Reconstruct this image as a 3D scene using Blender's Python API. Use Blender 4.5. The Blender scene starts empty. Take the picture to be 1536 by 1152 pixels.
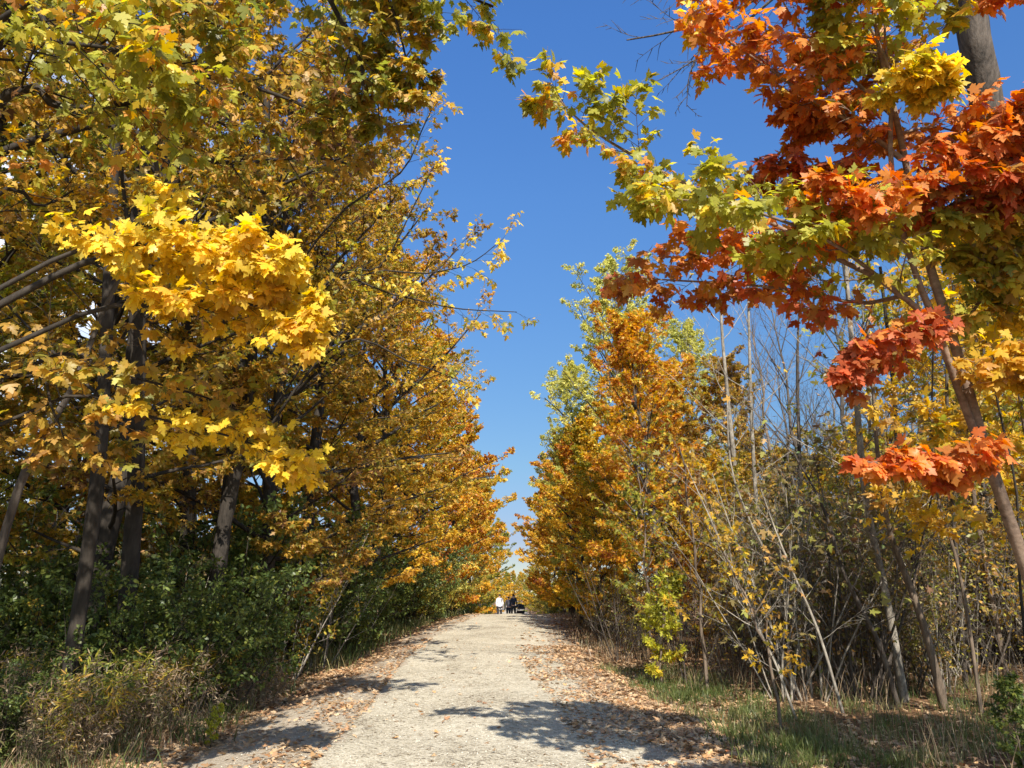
import bpy, bmesh, math, random
import numpy as np
from mathutils import Vector, Matrix

# ------------------------------------------------------------------ scene, camera, world, sun
scene = bpy.context.scene
col = scene.collection
R = math.radians
F = 1100.0                       # focal length in pixels of the 1536 px wide picture
PITCH = math.atan(317.0 / F)
CAM = Vector((0.0, 0.0, 1.6))

cd = bpy.data.cameras.new('camera')
cam = bpy.data.objects.new('camera', cd)
col.objects.link(cam)
cd.sensor_width = 36.0
cd.lens = 36.0 * F / 1536.0
cd.clip_start = 0.05
cd.clip_end = 3000
cam.location = CAM
cam.rotation_euler = (R(90) + PITCH, 0, 0)
scene.camera = cam

SUN_EL = R(37)
SUN_AZ = math.atan2(0.17, -0.98)      # direction towards the sun, measured from +Y towards +X
sun_vec = Vector((math.sin(SUN_AZ) * math.cos(SUN_EL), math.cos(SUN_AZ) * math.cos(SUN_EL), math.sin(SUN_EL)))
sl = bpy.data.lights.new('sun', 'SUN')
sl.energy = 5.0
sl.angle = R(0.5)
sl.color = (1.0, 0.94, 0.84)
so = bpy.data.objects.new('sun', sl)
so.rotation_euler = sun_vec.to_track_quat('Z', 'Y').to_euler()
so.location = (5, -20, 30)
col.objects.link(so)

scene.view_settings.view_transform = 'Standard'
scene.view_settings.look = 'None'
scene.view_settings.exposure = 0.93
scene.view_settings.gamma = 1.0
cy = scene.cycles
cy.max_bounces = 5
cy.diffuse_bounces = 4
cy.glossy_bounces = 2
cy.transmission_bounces = 3
cy.transparent_max_bounces = 4
cy.caustics_reflective = False
cy.caustics_refractive = False
cy.sample_clamp_indirect = 4.0

world = bpy.data.worlds.new('World')
scene.world = world
world.use_nodes = True
wt = world.node_tree
wt.nodes.clear()
wo = wt.nodes.new('ShaderNodeOutputWorld')
bg = wt.nodes.new('ShaderNodeBackground')
sky = wt.nodes.new('ShaderNodeTexSky')
sky.sky_type = 'NISHITA'
sky.sun_disc = False
sky.sun_elevation = SUN_EL
sky.sun_rotation = SUN_AZ
sky.altitude = 200
sky.air_density = 1.0
sky.dust_density = 0.0
sky.ozone_density = 5.0
bg.inputs["Strength"].default_value = 0.116
tc = wt.nodes.new('ShaderNodeTexCoord')
# deeper blue of a very clear autumn sky, by height above the horizon
sz = wt.nodes.new('ShaderNodeSeparateXYZ'); wt.links.new(tc.outputs['Generated'], sz.inputs[0])
rp = wt.nodes.new('ShaderNodeValToRGB'); wt.links.new(sz.outputs['Z'], rp.inputs[0])
_st = [(0.0, (0.207, 0.198, 0.17351999999999998)), (0.07, (0.195, 0.168, 0.1928)), (0.168, (0.229, 0.248, 0.241)), (0.291, (0.249, 0.304, 0.323)), (0.502, (0.284, 0.396, 0.478)), (0.675, (0.285, 0.434, 0.576))]
while len(rp.color_ramp.elements) < len(_st): rp.color_ramp.elements.new(0.5)
for _e, (_p, _c) in zip(rp.color_ramp.elements, _st): _e.position = _p; _e.color = (*_c, 1)
gr = wt.nodes.new('ShaderNodeVectorMath'); gr.operation = 'MULTIPLY'
wt.links.new(sky.outputs[0], gr.inputs[0]); wt.links.new(rp.outputs[0], gr.inputs[1])
gs = wt.nodes.new('ShaderNodeVectorMath'); gs.operation = 'SCALE'; gs.inputs['Scale'].default_value = 2.0
wt.links.new(gr.outputs[0], gs.inputs[0])
# a low white cloud over the woods on the left
def wmath(op, a, b=None, c=None):
    n = wt.nodes.new('ShaderNodeMath'); n.operation = op
    for i, v in enumerate((a, b, c)):
        if v is None: continue
        if isinstance(v, (int, float)): n.inputs[i].default_value = v
        else: wt.links.new(v, n.inputs[i])
    return n.outputs[0]
cdv = wt.nodes.new('ShaderNodeVectorMath'); cdv.operation = 'DISTANCE'
wt.links.new(tc.outputs['Generated'], cdv.inputs[0])
cdv.inputs[1].default_value = (-0.60, 0.72, 0.34)
nz = wt.nodes.new('ShaderNodeTexNoise'); nz.inputs['Scale'].default_value = 5.0; nz.inputs['Detail'].default_value = 6
mp = wt.nodes.new('ShaderNodeMapping'); mp.inputs['Scale'].default_value = (1, 1, 2.6)
wt.links.new(tc.outputs['Generated'], mp.inputs['Vector']); wt.links.new(mp.outputs[0], nz.inputs['Vector'])
near_m = wmath('SUBTRACT', 0.62, wmath('MULTIPLY', cdv.outputs['Value'], 1.9))
cm = wmath('MULTIPLY', wmath('ADD', wmath('SUBTRACT', nz.outputs['Fac'], 0.52), near_m), 2.6)
cmc = wt.nodes.new('ShaderNodeClamp'); wt.links.new(cm, cmc.inputs[0])
wmix = wt.nodes.new('ShaderNodeMix'); wmix.data_type = 'RGBA'
wt.links.new(wmath('MULTIPLY', cmc.outputs[0], 0.85), wmix.inputs[0])
sunside = wt.nodes.new('ShaderNodeMapRange'); sunside.interpolation_type = 'SMOOTHSTEP'
sunside.inputs['From Min'].default_value = 0.25; sunside.inputs['From Max'].default_value = -0.5
wt.links.new(sz.outputs['Y'], sunside.inputs['Value'])
smx = wt.nodes.new('ShaderNodeMix'); smx.data_type = 'RGBA'
wt.links.new(sunside.outputs[0], smx.inputs[0]); wt.links.new(gs.outputs[0], smx.inputs[6])
brt = wt.nodes.new('ShaderNodeVectorMath'); brt.operation = 'MULTIPLY'; brt.inputs[1].default_value = (1.75, 1.5, 1.25)
wt.links.new(sky.outputs[0], brt.inputs[0]); wt.links.new(brt.outputs[0], smx.inputs[7])
wt.links.new(smx.outputs[2], wmix.inputs[6])
wmix.inputs[7].default_value = (6.6, 6.9, 7.4, 1)
wt.links.new(wmix.outputs[2], bg.inputs['Color'])
wt.links.new(bg.outputs[0], wo.inputs['Surface'])

# ------------------------------------------------------------------ small helpers
rng = random.Random(7)
CP, SP = math.cos(PITCH), math.sin(PITCH)
def at(px, py, depth):
    """world point seen at a pixel of the 1536x1152 photograph, at a depth along the view axis"""
    u = (px - 768) / F; v = (576 - py) / F
    return Vector((CAM.x + depth * u, CAM.y + depth * (CP - v * SP), CAM.z + depth * (SP + v * CP)))

def smooth(a, b, t):
    t = np.clip((t - a) / (b - a), 0, 1)
    return t * t * (3 - 2 * t)

def path_c(y):                       # centre line of the gravel path
    return -0.25 - 0.55 * smooth(8, 19, y) + 0.95 * smooth(20, 44, y)

def path_z(y):
    return 0.62 * smooth(9, 40, y) - 0.85 * smooth(40, 56, y) - 1.0 * smooth(56, 110, y)

def gz(x, y):                        # height of the ground
    x = np.asarray(x, float); y = np.asarray(y, float)
    d = x - path_c(y)
    a = np.abs(d)
    z = path_z(y) + 0.03 * np.cos(np.clip(a / 2.2, 0, 1) * math.pi / 2)
    off = smooth(2.2, 8, a)
    z = z - 0.022 * np.exp(-((a - 0.85) / 0.30) ** 2) * (0.75 + 0.35 * np.sin(y * 0.8 + d))
    z = z - 0.16 * smooth(2.3, 3.6, a) + 0.16 * smooth(3.6, 6, a) * (d < 0)
    z = z + 0.28 * smooth(2.6, 6.5, d)
    z = z + off * (0.10 * np.sin(x * 0.9 + 1.3 * np.sin(y * 0.31)) + 0.08 * np.sin(y * 0.77 + x * 0.4))
    z = z + 0.018 * np.sin(x * 2.3 + y * 1.1) * np.sin(y * 1.7 - x * 0.8)
    z = z + smooth(12, 60, a) * 0.8
    return z

def gzf(x, y): return float(gz(x, y))

def tag(o, label=None, cat=None, group=None, kind=None):
    if label: o['label'] = label
    if cat: o['category'] = cat
    if group: o['group'] = group
    if kind: o['kind'] = kind
    return o

def empty(name, loc=(0, 0, 0), rz=0.0, s=1.0):
    o = bpy.data.objects.new(name, None)
    o.empty_display_size = 0.3
    o.location = loc; o.rotation_euler = (0, 0, rz); o.scale = (s, s, s)
    col.objects.link(o)
    return o

def mesh_np(name, V, faces, mat, parent=None, attr=None, smooth_sh=False):
    """faces: list of (m,k) int arrays, each k constant"""
    me = bpy.data.meshes.new(name)
    V = np.asarray(V, np.float32)
    me.vertices.add(len(V)); me.vertices.foreach_set('co', V.ravel())
    faces = [f for f in faces if len(f)]
    nl = sum(f.size for f in faces); nf = sum(len(f) for f in faces)
    me.loops.add(nl); me.polygons.add(nf)
    me.loops.foreach_set('vertex_index', np.concatenate([f.ravel() for f in faces]).astype(np.int32))
    tot = np.concatenate([np.full(len(f), f.shape[1], np.int32) for f in faces])
    st = np.concatenate([[0], np.cumsum(tot)[:-1]]).astype(np.int32)
    me.polygons.foreach_set('loop_start', st)
    me.polygons.foreach_set('loop_total', tot)
    if smooth_sh:
        me.polygons.foreach_set('use_smooth', np.ones(nf, bool))
    if attr is not None:
        a = me.attributes.new('lf', 'FLOAT_COLOR', 'POINT')
        a.data.foreach_set('color', np.asarray(attr, np.float32).ravel())
    me.update(calc_edges=True)
    if isinstance(mat, (list, tuple)):
        for m in mat: me.materials.append(m)
    else:
        me.materials.append(mat)
    o = bpy.data.objects.new(name, me)
    col.objects.link(o)
    if parent is not None: o.parent = parent
    return o

# ------------------------------------------------------------------ materials
def new_mat(name):
    m = bpy.data.materials.new(name); m.use_nodes = True
    nt = m.node_tree; nt.nodes.clear()
    return m, nt

def nd(nt, typ, **kw):
    n = nt.nodes.new(typ)
    for k, v in kw.items(): setattr(n, k, v)
    return n

def mth(nt, op, a, b=None, clamp=False):
    n = nt.nodes.new('ShaderNodeMath'); n.operation = op; n.use_clamp = clamp
    for i, v in enumerate((a, b)):
        if v is None: continue
        if isinstance(v, (int, float)): n.inputs[i].default_value = v
        else: nt.links.new(v, n.inputs[i])
    return n.outputs[0]

def ramp(nt, fac, stops):
    r = nt.nodes.new('ShaderNodeValToRGB')
    el = r.color_ramp.elements
    while len(el) < len(stops): el.new(0.5)
    for e, (p, c) in zip(el, stops):
        e.position = p; e.color = (*c, 1)
    nt.links.new(fac, r.inputs[0])
    return r.outputs[0]

def leaf_mat(name, cols, transl=0.54, gloss=0.35, zone=0.55, zscale=0.45, obj_shift=0.25):
    """colour of each leaf from its own random value, the random value of its spray and a slow drift through the crown"""
    m, nt = new_mat(name)
    out = nd(nt, 'ShaderNodeOutputMaterial')
    at_ = nd(nt, 'ShaderNodeAttribute', attribute_name='lf')
    sep = nd(nt, 'ShaderNodeSeparateColor'); nt.links.new(at_.outputs['Color'], sep.inputs[0])
    tcn = nd(nt, 'ShaderNodeTexCoord')
    nz = nd(nt, 'ShaderNodeTexNoise'); nz.inputs['Scale'].default_value = zscale; nz.inputs['Detail'].default_value = 2
    oi = nd(nt, 'ShaderNodeObjectInfo')
    vm = nd(nt, 'ShaderNodeVectorMath', operation='ADD')
    cx = nd(nt, 'ShaderNodeCombineXYZ'); nt.links.new(mth(nt, 'MULTIPLY', oi.outputs['Random'], 90), cx.inputs[0])
    nt.links.new(tcn.outputs['Object'], vm.inputs[0]); nt.links.new(cx.outputs[0], vm.inputs[1])
    nt.links.new(vm.outputs[0], nz.inputs['Vector'])
    z = mth(nt, 'MULTIPLY', mth(nt, 'SUBTRACT', nz.outputs['Fac'], 0.5), zone * 3.0)
    f = mth(nt, 'ADD', mth(nt, 'MULTIPLY', sep.outputs[0], 0.6), mth(nt, 'MULTIPLY', sep.outputs[1], 0.38))
    f = mth(nt, 'ADD', f, z)
    f = mth(nt, 'ADD', f, mth(nt, 'MULTIPLY', mth(nt, 'SUBTRACT', oi.outputs['Random'], 0.5), obj_shift), clamp=True)
    n = len(cols)
    c = ramp(nt, f, [(i / (n - 1), cc) for i, cc in enumerate(cols)])
    hs = nd(nt, 'ShaderNodeHueSaturation')
    nt.links.new(c, hs.inputs['Color'])
    nt.links.new(mth(nt, 'ADD', mth(nt, 'MULTIPLY', sep.outputs[2], 0.7), 0.65), hs.inputs['Value'])
    # fine mottling of the blade
    fn = nd(nt, 'ShaderNodeTexNoise'); fn.inputs['Scale'].default_value = 45; fn.inputs['Detail'].default_value = 3
    nt.links.new(tcn.outputs['Object'], fn.inputs['Vector'])
    sm_ = nd(nt, 'ShaderNodeMix', data_type='RGBA', blend_type='MULTIPLY')
    nt.links.new(mth(nt, 'MULTIPLY', mth(nt, 'SUBTRACT', fn.outputs['Fac'], 0.5), 5.0, clamp=True), sm_.inputs[0])
    sm_.inputs[7].default_value = (0.62, 0.50, 0.55, 1)
    nt.links.new(c, sm_.inputs[6]); c = sm_.outputs[2]
    pr = nd(nt, 'ShaderNodeBsdfPrincipled')
    nt.links.new(hs.outputs[0], pr.inputs['Base Color'])
    pr.inputs['Roughness'].default_value = 0.42
    pr.inputs['Specular IOR Level'].default_value = gloss
    tr = nd(nt, 'ShaderNodeBsdfTranslucent')
    hs2 = nd(nt, 'ShaderNodeHueSaturation'); hs2.inputs['Saturation'].default_value = 1.12; hs2.inputs['Value'].default_value = 1.35
    nt.links.new(hs.outputs[0], hs2.inputs['Color']); nt.links.new(hs2.outputs[0], tr.inputs['Color'])
    mx = nd(nt, 'ShaderNodeMixShader'); mx.inputs[0].default_value = transl
    nt.links.new(pr.outputs[0], mx.inputs[1]); nt.links.new(tr.outputs[0], mx.inputs[2])
    nt.links.new(mx.outputs[0], out.inputs['Surface'])
    return m

def bark_mat(name, a, b, scale=6.0, stretch=0.16, bump=0.5, moss=None):
    m, nt = new_mat(name)
    out = nd(nt, 'ShaderNodeOutputMaterial')
    tcn = nd(nt, 'ShaderNodeTexCoord')
    mp = nd(nt, 'ShaderNodeMapping'); mp.inputs['Scale'].default_value = (1, 1, stretch)
    nt.links.new(tcn.outputs['Object'], mp.inputs[0])
    n1 = nd(nt, 'ShaderNodeTexNoise'); n1.inputs['Scale'].default_value = scale * 4; n1.inputs['Detail'].default_value = 6; n1.inputs['Roughness'].default_value = 0.7
    nt.links.new(mp.outputs[0], n1.inputs['Vector'])
    n2 = nd(nt, 'ShaderNodeTexNoise'); n2.inputs['Scale'].default_value = 2.1; n2.inputs['Detail'].default_value = 3
    nt.links.new(tcn.outputs['Object'], n2.inputs['Vector'])
    f = mth(nt, 'ADD', mth(nt, 'MULTIPLY', n1.outputs['Fac'], 1.5), mth(nt, 'MULTIPLY', n2.outputs['Fac'], 0.9))
    f = mth(nt, 'SUBTRACT', f, 0.75, clamp=True)
    stops = [(0.1, a), (0.75, b)]
    if moss: stops = [(0.1, a), (0.55, b), (0.9, moss)]
    c = ramp(nt, f, stops)
    pr = nd(nt, 'ShaderNodeBsdfPrincipled'); pr.inputs['Roughness'].default_value = 0.85
    pr.inputs['Specular IOR Level'].default_value = 0.2
    nt.links.new(c, pr.inputs['Base Color'])
    bp = nd(nt, 'ShaderNodeBump'); bp.inputs['Strength'].default_value = bump; bp.inputs['Distance'].default_value = 0.02
    nt.links.new(n1.outputs['Fac'], bp.inputs['Height']); nt.links.new(bp.outputs[0], pr.inputs['Normal'])
    nt.links.new(pr.outputs[0], out.inputs['Surface'])
    return m

def plain_mat(name, c, rough=0.8, var=0.25, scale=8):
    m, nt = new_mat(name)
    out = nd(nt, 'ShaderNodeOutputMaterial')
    tcn = nd(nt, 'ShaderNodeTexCoord')
    n1 = nd(nt, 'ShaderNodeTexNoise'); n1.inputs['Scale'].default_value = scale; n1.inputs['Detail'].default_value = 4
    nt.links.new(tcn.outputs['Object'], n1.inputs['Vector'])
    cc = ramp(nt, n1.outputs['Fac'], [(0.3, tuple(v * (1 - var) for v in c)), (0.7, tuple(min(1, v * (1 + var)) for v in c))])
    pr = nd(nt, 'ShaderNodeBsdfPrincipled'); pr.inputs['Roughness'].default_value = rough
    nt.links.new(cc, pr.inputs['Base Color'])
    nt.links.new(pr.outputs[0], out.inputs['Surface'])
    return m

YEL = (0.74, 0.50, 0.045); GOLD = (0.60, 0.37, 0.06); AMB = (0.50, 0.28, 0.065); ORG = (0.58, 0.25, 0.06)
RED = (0.43, 0.105, 0.045); RUST = (0.32, 0.11, 0.04); YGR = (0.44, 0.41, 0.06); OLV = (0.21, 0.22, 0.04); GRN = (0.14, 0.175, 0.04)
DGR = (0.08, 0.11, 0.028); BRN = (0.17, 0.09, 0.045); LBR = (0.30, 0.17, 0.08); PGR = (0.56, 0.52, 0.15)
M = {
 'gold':   leaf_mat('gold_leaves', [AMB, GOLD, YEL, GOLD, OLV, YGR]),
 'yellow': leaf_mat('yellow_leaves', [GOLD, YEL, (0.78, 0.60, 0.07), YEL, (0.76, 0.62, 0.12), YEL, YGR]),
 'orange': leaf_mat('orange_leaves', [RUST, ORG, GOLD, YEL, ORG, GOLD, YGR, OLV]),
 'amber':  leaf_mat('amber_leaves', [BRN, AMB, OLV, AMB, GOLD, OLV, AMB, YGR]),
 'olive':  leaf_mat('olive_leaves', [GRN, OLV, YGR, AMB, OLV]),
 'green':  leaf_mat('green_leaves', [DGR, GRN, DGR, (0.06, 0.10, 0.025), OLV, GRN], transl=0.4, gloss=0.35),
 'pale':   leaf_mat('pale_green_leaves', [YGR, PGR, (0.42, 0.44, 0.12), PGR, (0.62, 0.55, 0.14), (0.58, 0.52, 0.14)], transl=0.45, gloss=0.2),
 'red':    leaf_mat('red_leaves', [OLV, RUST, RED, (0.50, 0.125, 0.05), RED, ORG, RUST, AMB]),
 'redor':  leaf_mat('red_orange_leaves', [RED, (0.62, 0.17, 0.05), ORG, (0.66, 0.19, 0.05), (0.68, 0.28, 0.06), ORG, RED, YEL]),
 'ygreen': leaf_mat('yellow_green_leaves', [ORG, GOLD, YGR, (0.30, 0.31, 0.04), YGR, OLV, YGR, YEL, ORG]),
 'brown':  leaf_mat('brown_leaves', [BRN, (0.14, 0.11, 0.04), (0.20, 0.15, 0.05), OLV, LBR, AMB], transl=0.25, gloss=0.3),
 'lime':   leaf_mat('lime_leaves', [OLV, YGR, (0.46, 0.47, 0.05), YGR, YEL]),
 'litter': leaf_mat('fallen_leaves', [(0.24, 0.13, 0.07), (0.34, 0.19, 0.10), (0.44, 0.29, 0.16), (0.54, 0.39, 0.24), (0.46, 0.26, 0.11), (0.40, 0.15, 0.06)], transl=0.12, gloss=0.25, zone=0.3, zscale=0.8),
 'grass':  leaf_mat('grass_blades', [(0.05, 0.08, 0.02), (0.10, 0.135, 0.035), (0.16, 0.18, 0.06), (0.30, 0.25, 0.12)], transl=0.35, zone=0.4),
 'straw':  leaf_mat('dry_grass', [(0.13, 0.08, 0.05), (0.26, 0.17, 0.10), (0.34, 0.25, 0.15), (0.14, 0.15, 0.06)], transl=0.25, zone=0.4),
}
B = {
 'dark': bark_mat('dark_bark', (0.016, 0.013, 0.010), (0.055, 0.045, 0.036)),
 'grey': bark_mat('grey_bark', (0.02, 0.017, 0.014), (0.13, 0.105, 0.085), scale=5, stretch=0.10, bump=1.0),
 'pale': bark_mat('pale_bark', (0.09, 0.075, 0.06), (0.36, 0.32, 0.26), scale=5, stretch=0.5),
 'brown': bark_mat('brown_bark', (0.06, 0.045, 0.033), (0.22, 0.165, 0.12), scale=6),
 'smooth': bark_mat('smooth_bark', (0.09, 0.06, 0.042), (0.28, 0.20, 0.145), scale=5, stretch=1.6, bump=0.25),
}

# ------------------------------------------------------------------ leaf shapes
def maple_template(detail):
    if detail == 3:
        h = [(0.08, -0.04), (0.36, -0.10), (0.36, 0.02), (0.29, 0.10), (0.47, 0.12), (0.54, 0.24), (0.70, 0.36), (0.53, 0.40), (0.47, 0.54), (0.24, 0.43), (0.23, 0.57), (0.31, 0.67), (0.16, 0.74), (0.09, 0.88)]
    elif detail == 2:
        h = [(0.36, -0.06), (0.20, 0.12), (0.64, 0.40), (0.19, 0.38), (0.22, 0.68)]
    else:
        h = [(0.45, 0.25)]
    pts = [(0, 0)] + h + [(0, 1.0)] + [(-x, y) for x, y in reversed(h)]
    if detail == 1:
        V = np.array([(0, 0, 0), (0.42, 0.45, -0.05), (0, 1, -0.12), (-0.42, 0.45, -0.05)], float)
        return V, np.array([[0, 1, 2], [0, 2, 3]])
    V = [(0, 0.26, 0.0)]
    for x, y in pts:
        V.append((x, y, -0.16 * (x * x + (y - 0.3) ** 2) - 0.10 * abs(x)))
    n = len(pts)
    Fc = [(0, 1 + i, 1 + (i + 1) % n) for i in range(n)]
    V = np.array(V, float); V[:, 0] *= 0.88
    return V, np.array(Fc)

def oval_template():
    pts = [(0, 0), (0.22, 0.25), (0.27, 0.5), (0.17, 0.8), (0, 1.0), (-0.17, 0.8), (-0.27, 0.5), (-0.22, 0.25)]
    V = [(x, y, 0.25 * abs(x) - 0.15 * y * y) for x, y in pts]
    return np.array(V, float), np.array([[0, 1, 2, 3], [0, 3, 4, 4], [0, 4, 5, 5], [0, 5, 6, 7]])[:, :]

def lance_template():
    V = [(0, 0, 0), (0.09, 0.3, 0.0), (0.07, 0.65, -0.08), (0, 1, -0.25), (-0.07, 0.65, -0.08), (-0.09, 0.3, 0.0)]
    return np.array(V, float), np.array([[0, 1, 5], [1, 2, 4], [1, 4, 5], [2, 3, 4]])

def oval_tri():
    V, _ = oval_template()
    return V, np.array([[0, 1, 7], [1, 2, 6], [1, 6, 7], [2, 3, 5], [2, 5, 6], [3, 4, 5]])

TPL = {3: maple_template(3), 2: maple_template(2), 1: maple_template(1), 'oval': oval_tri(), 'lance': lance_template()}

def unit(a): return a / (np.linalg.norm(a, axis=1, keepdims=True) + 1e-9)

def leaves_mesh(name, P, T, N, S, clump, mat, parent, tpl, nr):
    V0, F0 = TPL[tpl]
    n = len(P)
    T = unit(T); X = unit(np.cross(T, N)); N = np.cross(X, T)
    curl = nr.uniform(-0.3, 1.9, n)
    wid = nr.uniform(0.8, 1.1, n)
    k = len(V0)
    V = P[:, None, :] + S[:, None, None] * (V0[None, :, 0, None] * wid[:, None, None] * X[:, None, :] + V0[None, :, 1, None] * T[:, None, :]
                                          + V0[None, :, 2, None] * curl[:, None, None] * N[:, None, :])
    Fc = (np.arange(n)[:, None, None] * k + F0[None]).reshape(-1, F0.shape[1])
    A = np.ones((n, k, 4), np.float32)
    A[:, :, 0] = nr.random(n)[:, None]; A[:, :, 1] = clump[:, None]; A[:, :, 2] = nr.random(n)[:, None]
    return mesh_np(name, V.reshape(-1, 3), [Fc], mat, parent, A.reshape(-1, 4))

# ------------------------------------------------------------------ branches
def perp(d, r):
    a = Vector((r.gauss(0, 1), r.gauss(0, 1), r.gauss(0, 1)))
    a -= d * a.dot(d)
    return a.normalized() if a.length > 1e-5 else d.orthogonal().normalized()

class Tree:
    def __init__(s, seed):
        s.r = random.Random(seed); s.nr = np.random.default_rng(seed)
        s.tubes = []; s.twigs = []; s.minr = 0.003
    def walk(s, p, d, L, n, wob=0.12, trop=0.0):
        pts = [p.copy()]; d = d.normalized(); st = L / n
        for i in range(n):
            d = (d + perp(d, s.r) * s.r.uniform(0, wob) + Vector((0, 0, trop))).normalized()
            p = p + d * st; pts.append(p.copy())
        return pts
    def tube(s, pts, r0, r1, sides, pw=1.0):
        n = len(pts)
        rad = [r0 + (r1 - r0) * (i / (n - 1)) ** pw for i in range(n)]
        s.tubes.append((pts, rad, sides))
    def ram(s, pts, L, r0, lvl, cfg, clump):
        """children along a limb; lvl counts down to twigs"""
        if lvl == 0:
            s.twigs.append((pts[0], pts[len(pts) // 2], pts[-1], clump)); return
        nch, ang, ratio, start, flat = cfg[lvl]
        n = len(pts) - 1
        side = s.r.choice((-1, 1))
        up = Vector((0, 0, 1))
        for i in range(nch):
            t = start + (1 - start) * (i + s.r.uniform(0.2, 0.9)) / nch
            t = min(t, 0.995)
            k = int(t * n); f = t * n - k
            p = pts[k].lerp(pts[k + 1], f); d = (pts[k + 1] - pts[k]).normalized()
            side = -side
            h = d.cross(up)
            h = h.normalized() if h.length > 0.15 else perp(d, s.r)
            q = (h * side * flat + perp(d, s.r) * (1 - flat)).normalized()
            a = R(ang) * s.r.uniform(0.7, 1.25)
            cdir = d * math.cos(a) + q * math.sin(a)
            cl = L * ratio * (1.05 - 0.55 * t) * s.r.uniform(0.65, 1.2)
            cr = max(s.minr, r0 * (1 - 0.75 * t) * 0.5)
            cp = s.walk(p, cdir, cl, 3 if lvl == 1 else 4, 0.22, -0.01 if lvl == 1 else 0.03)
            s.tube(cp, cr, cr * 0.35, 3 if lvl <= 2 else 4)
            cc = s.r.random() if lvl >= 2 else min(1, max(0, clump + s.r.uniform(-0.2, 0.2)))
            s.ram(cp, cl, cr, lvl - 1, cfg, cc)
        s.twigs.append((pts[-2], pts[-2].lerp(pts[-1], 0.5), pts[-1], clump))
    def trunk_mesh(s, name, mat, parent, minr=0.0):
        groups = {}
        for pts, rad, sd in s.tubes:
            if rad[0] < minr: continue
            groups.setdefault((len(pts), sd), []).append((pts, rad))
        Vs = []; Fs = []; off = 0
        for (n, sd), lst in groups.items():
            m = len(lst)
            P = np.array([[tuple(v) for v in pts] for pts, _ in lst]); Rd = np.array([rad for _, rad in lst])
            D = np.empty_like(P); D[:, 1:-1] = P[:, 2:] - P[:, :-2]; D[:, 0] = P[:, 1] - P[:, 0]; D[:, -1] = P[:, -1] - P[:, -2]
            D /= np.linalg.norm(D, axis=2, keepdims=True) + 1e-9
            ref = np.where(np.abs(D[:, :1, 2:3]) > 0.9, np.array([[[1.0, 0, 0]]]), np.array([[[0, 0, 1.0]]]))
            X = np.cross(D, ref); X /= np.linalg.norm(X, axis=2, keepdims=True) + 1e-9
            Y = np.cross(D, X)
            th = np.arange(sd) * 2 * math.pi / sd
            ring = (np.cos(th)[None, None, :, None] * X[:, :, None, :] + np.sin(th)[None, None, :, None] * Y[:, :, None, :])
            lump = 1.0 if sd < 8 else 1 + 0.07 * np.sin(3 * th + 1)[None, None, :, None] + 0.05 * s.nr.normal(size=(m, n, sd, 1))
            V = P[:, :, None, :] + ring * Rd[:, :, None, None] * lump
            idx = np.arange(m * n * sd).reshape(m, n, sd) + off
            a = idx[:, :-1, :]; b = np.roll(idx, -1, axis=2)[:, :-1, :]; c = np.roll(idx, -1, axis=2)[:, 1:, :]; d = idx[:, 1:, :]
            Fs.append(np.stack([a, b, c, d], -1).reshape(-1, 4)); Vs.append(V.reshape(-1, 3)); off += m * n * sd
        return mesh_np(name, np.concatenate(Vs), Fs, mat, parent, smooth_sh=True)
    def crown_mesh(s, name, mat, parent, per_twig, size, tpl, droop=0.35, keep=None, up=1.0, pet=0.5, spread=0.9, face=0.35):
        nr = s.nr
        tw = s.twigs
        if keep is not None:
            tw = [t for t in tw if keep(t[2])]
        if not tw: return None
        A = np.array([[tuple(t[0]), tuple(t[1]), tuple(t[2])] for t in tw]); C = np.array([t[3] for t in tw])
        cnt = nr.poisson(per_twig, len(tw)); idx = np.repeat(np.arange(len(tw)), cnt)
        n = len(idx)
        t = nr.random(n) ** 0.8 * 2
        A = A[idx]; C = C[idx]
        f = np.where(t < 1, t, t - 1)[:, None]
        p = np.where((t < 1)[:, None], A[:, 0] * (1 - f) + A[:, 1] * f, A[:, 1] * (1 - f) + A[:, 2] * f)
        d = unit(A[:, 2] - A[:, 0])
        g = nr.normal(size=(n, 3)); g[:, 2] *= 0.7
        T = unit(d * 0.55 + unit(g) * spread + np.array([0, 0, -droop]))
        S = size * nr.uniform(0.62, 1.25, n)
        p = p + T * (S * pet)[:, None] * nr.uniform(0.3, 1.3, n)[:, None]
        N = np.array([0.05, -0.25 - 0.45 * face, up * (0.8 - 0.25 * face)]) + nr.normal(size=(n, 3)) * (0.6 - 0.15 * face)
        T[:, 2] -= droop * nr.random(n)
        return leaves_mesh(name, p, T, N, S, np.clip(C + nr.normal(size=n) * 0.08, 0, 1), mat, parent, tpl, nr)

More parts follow.
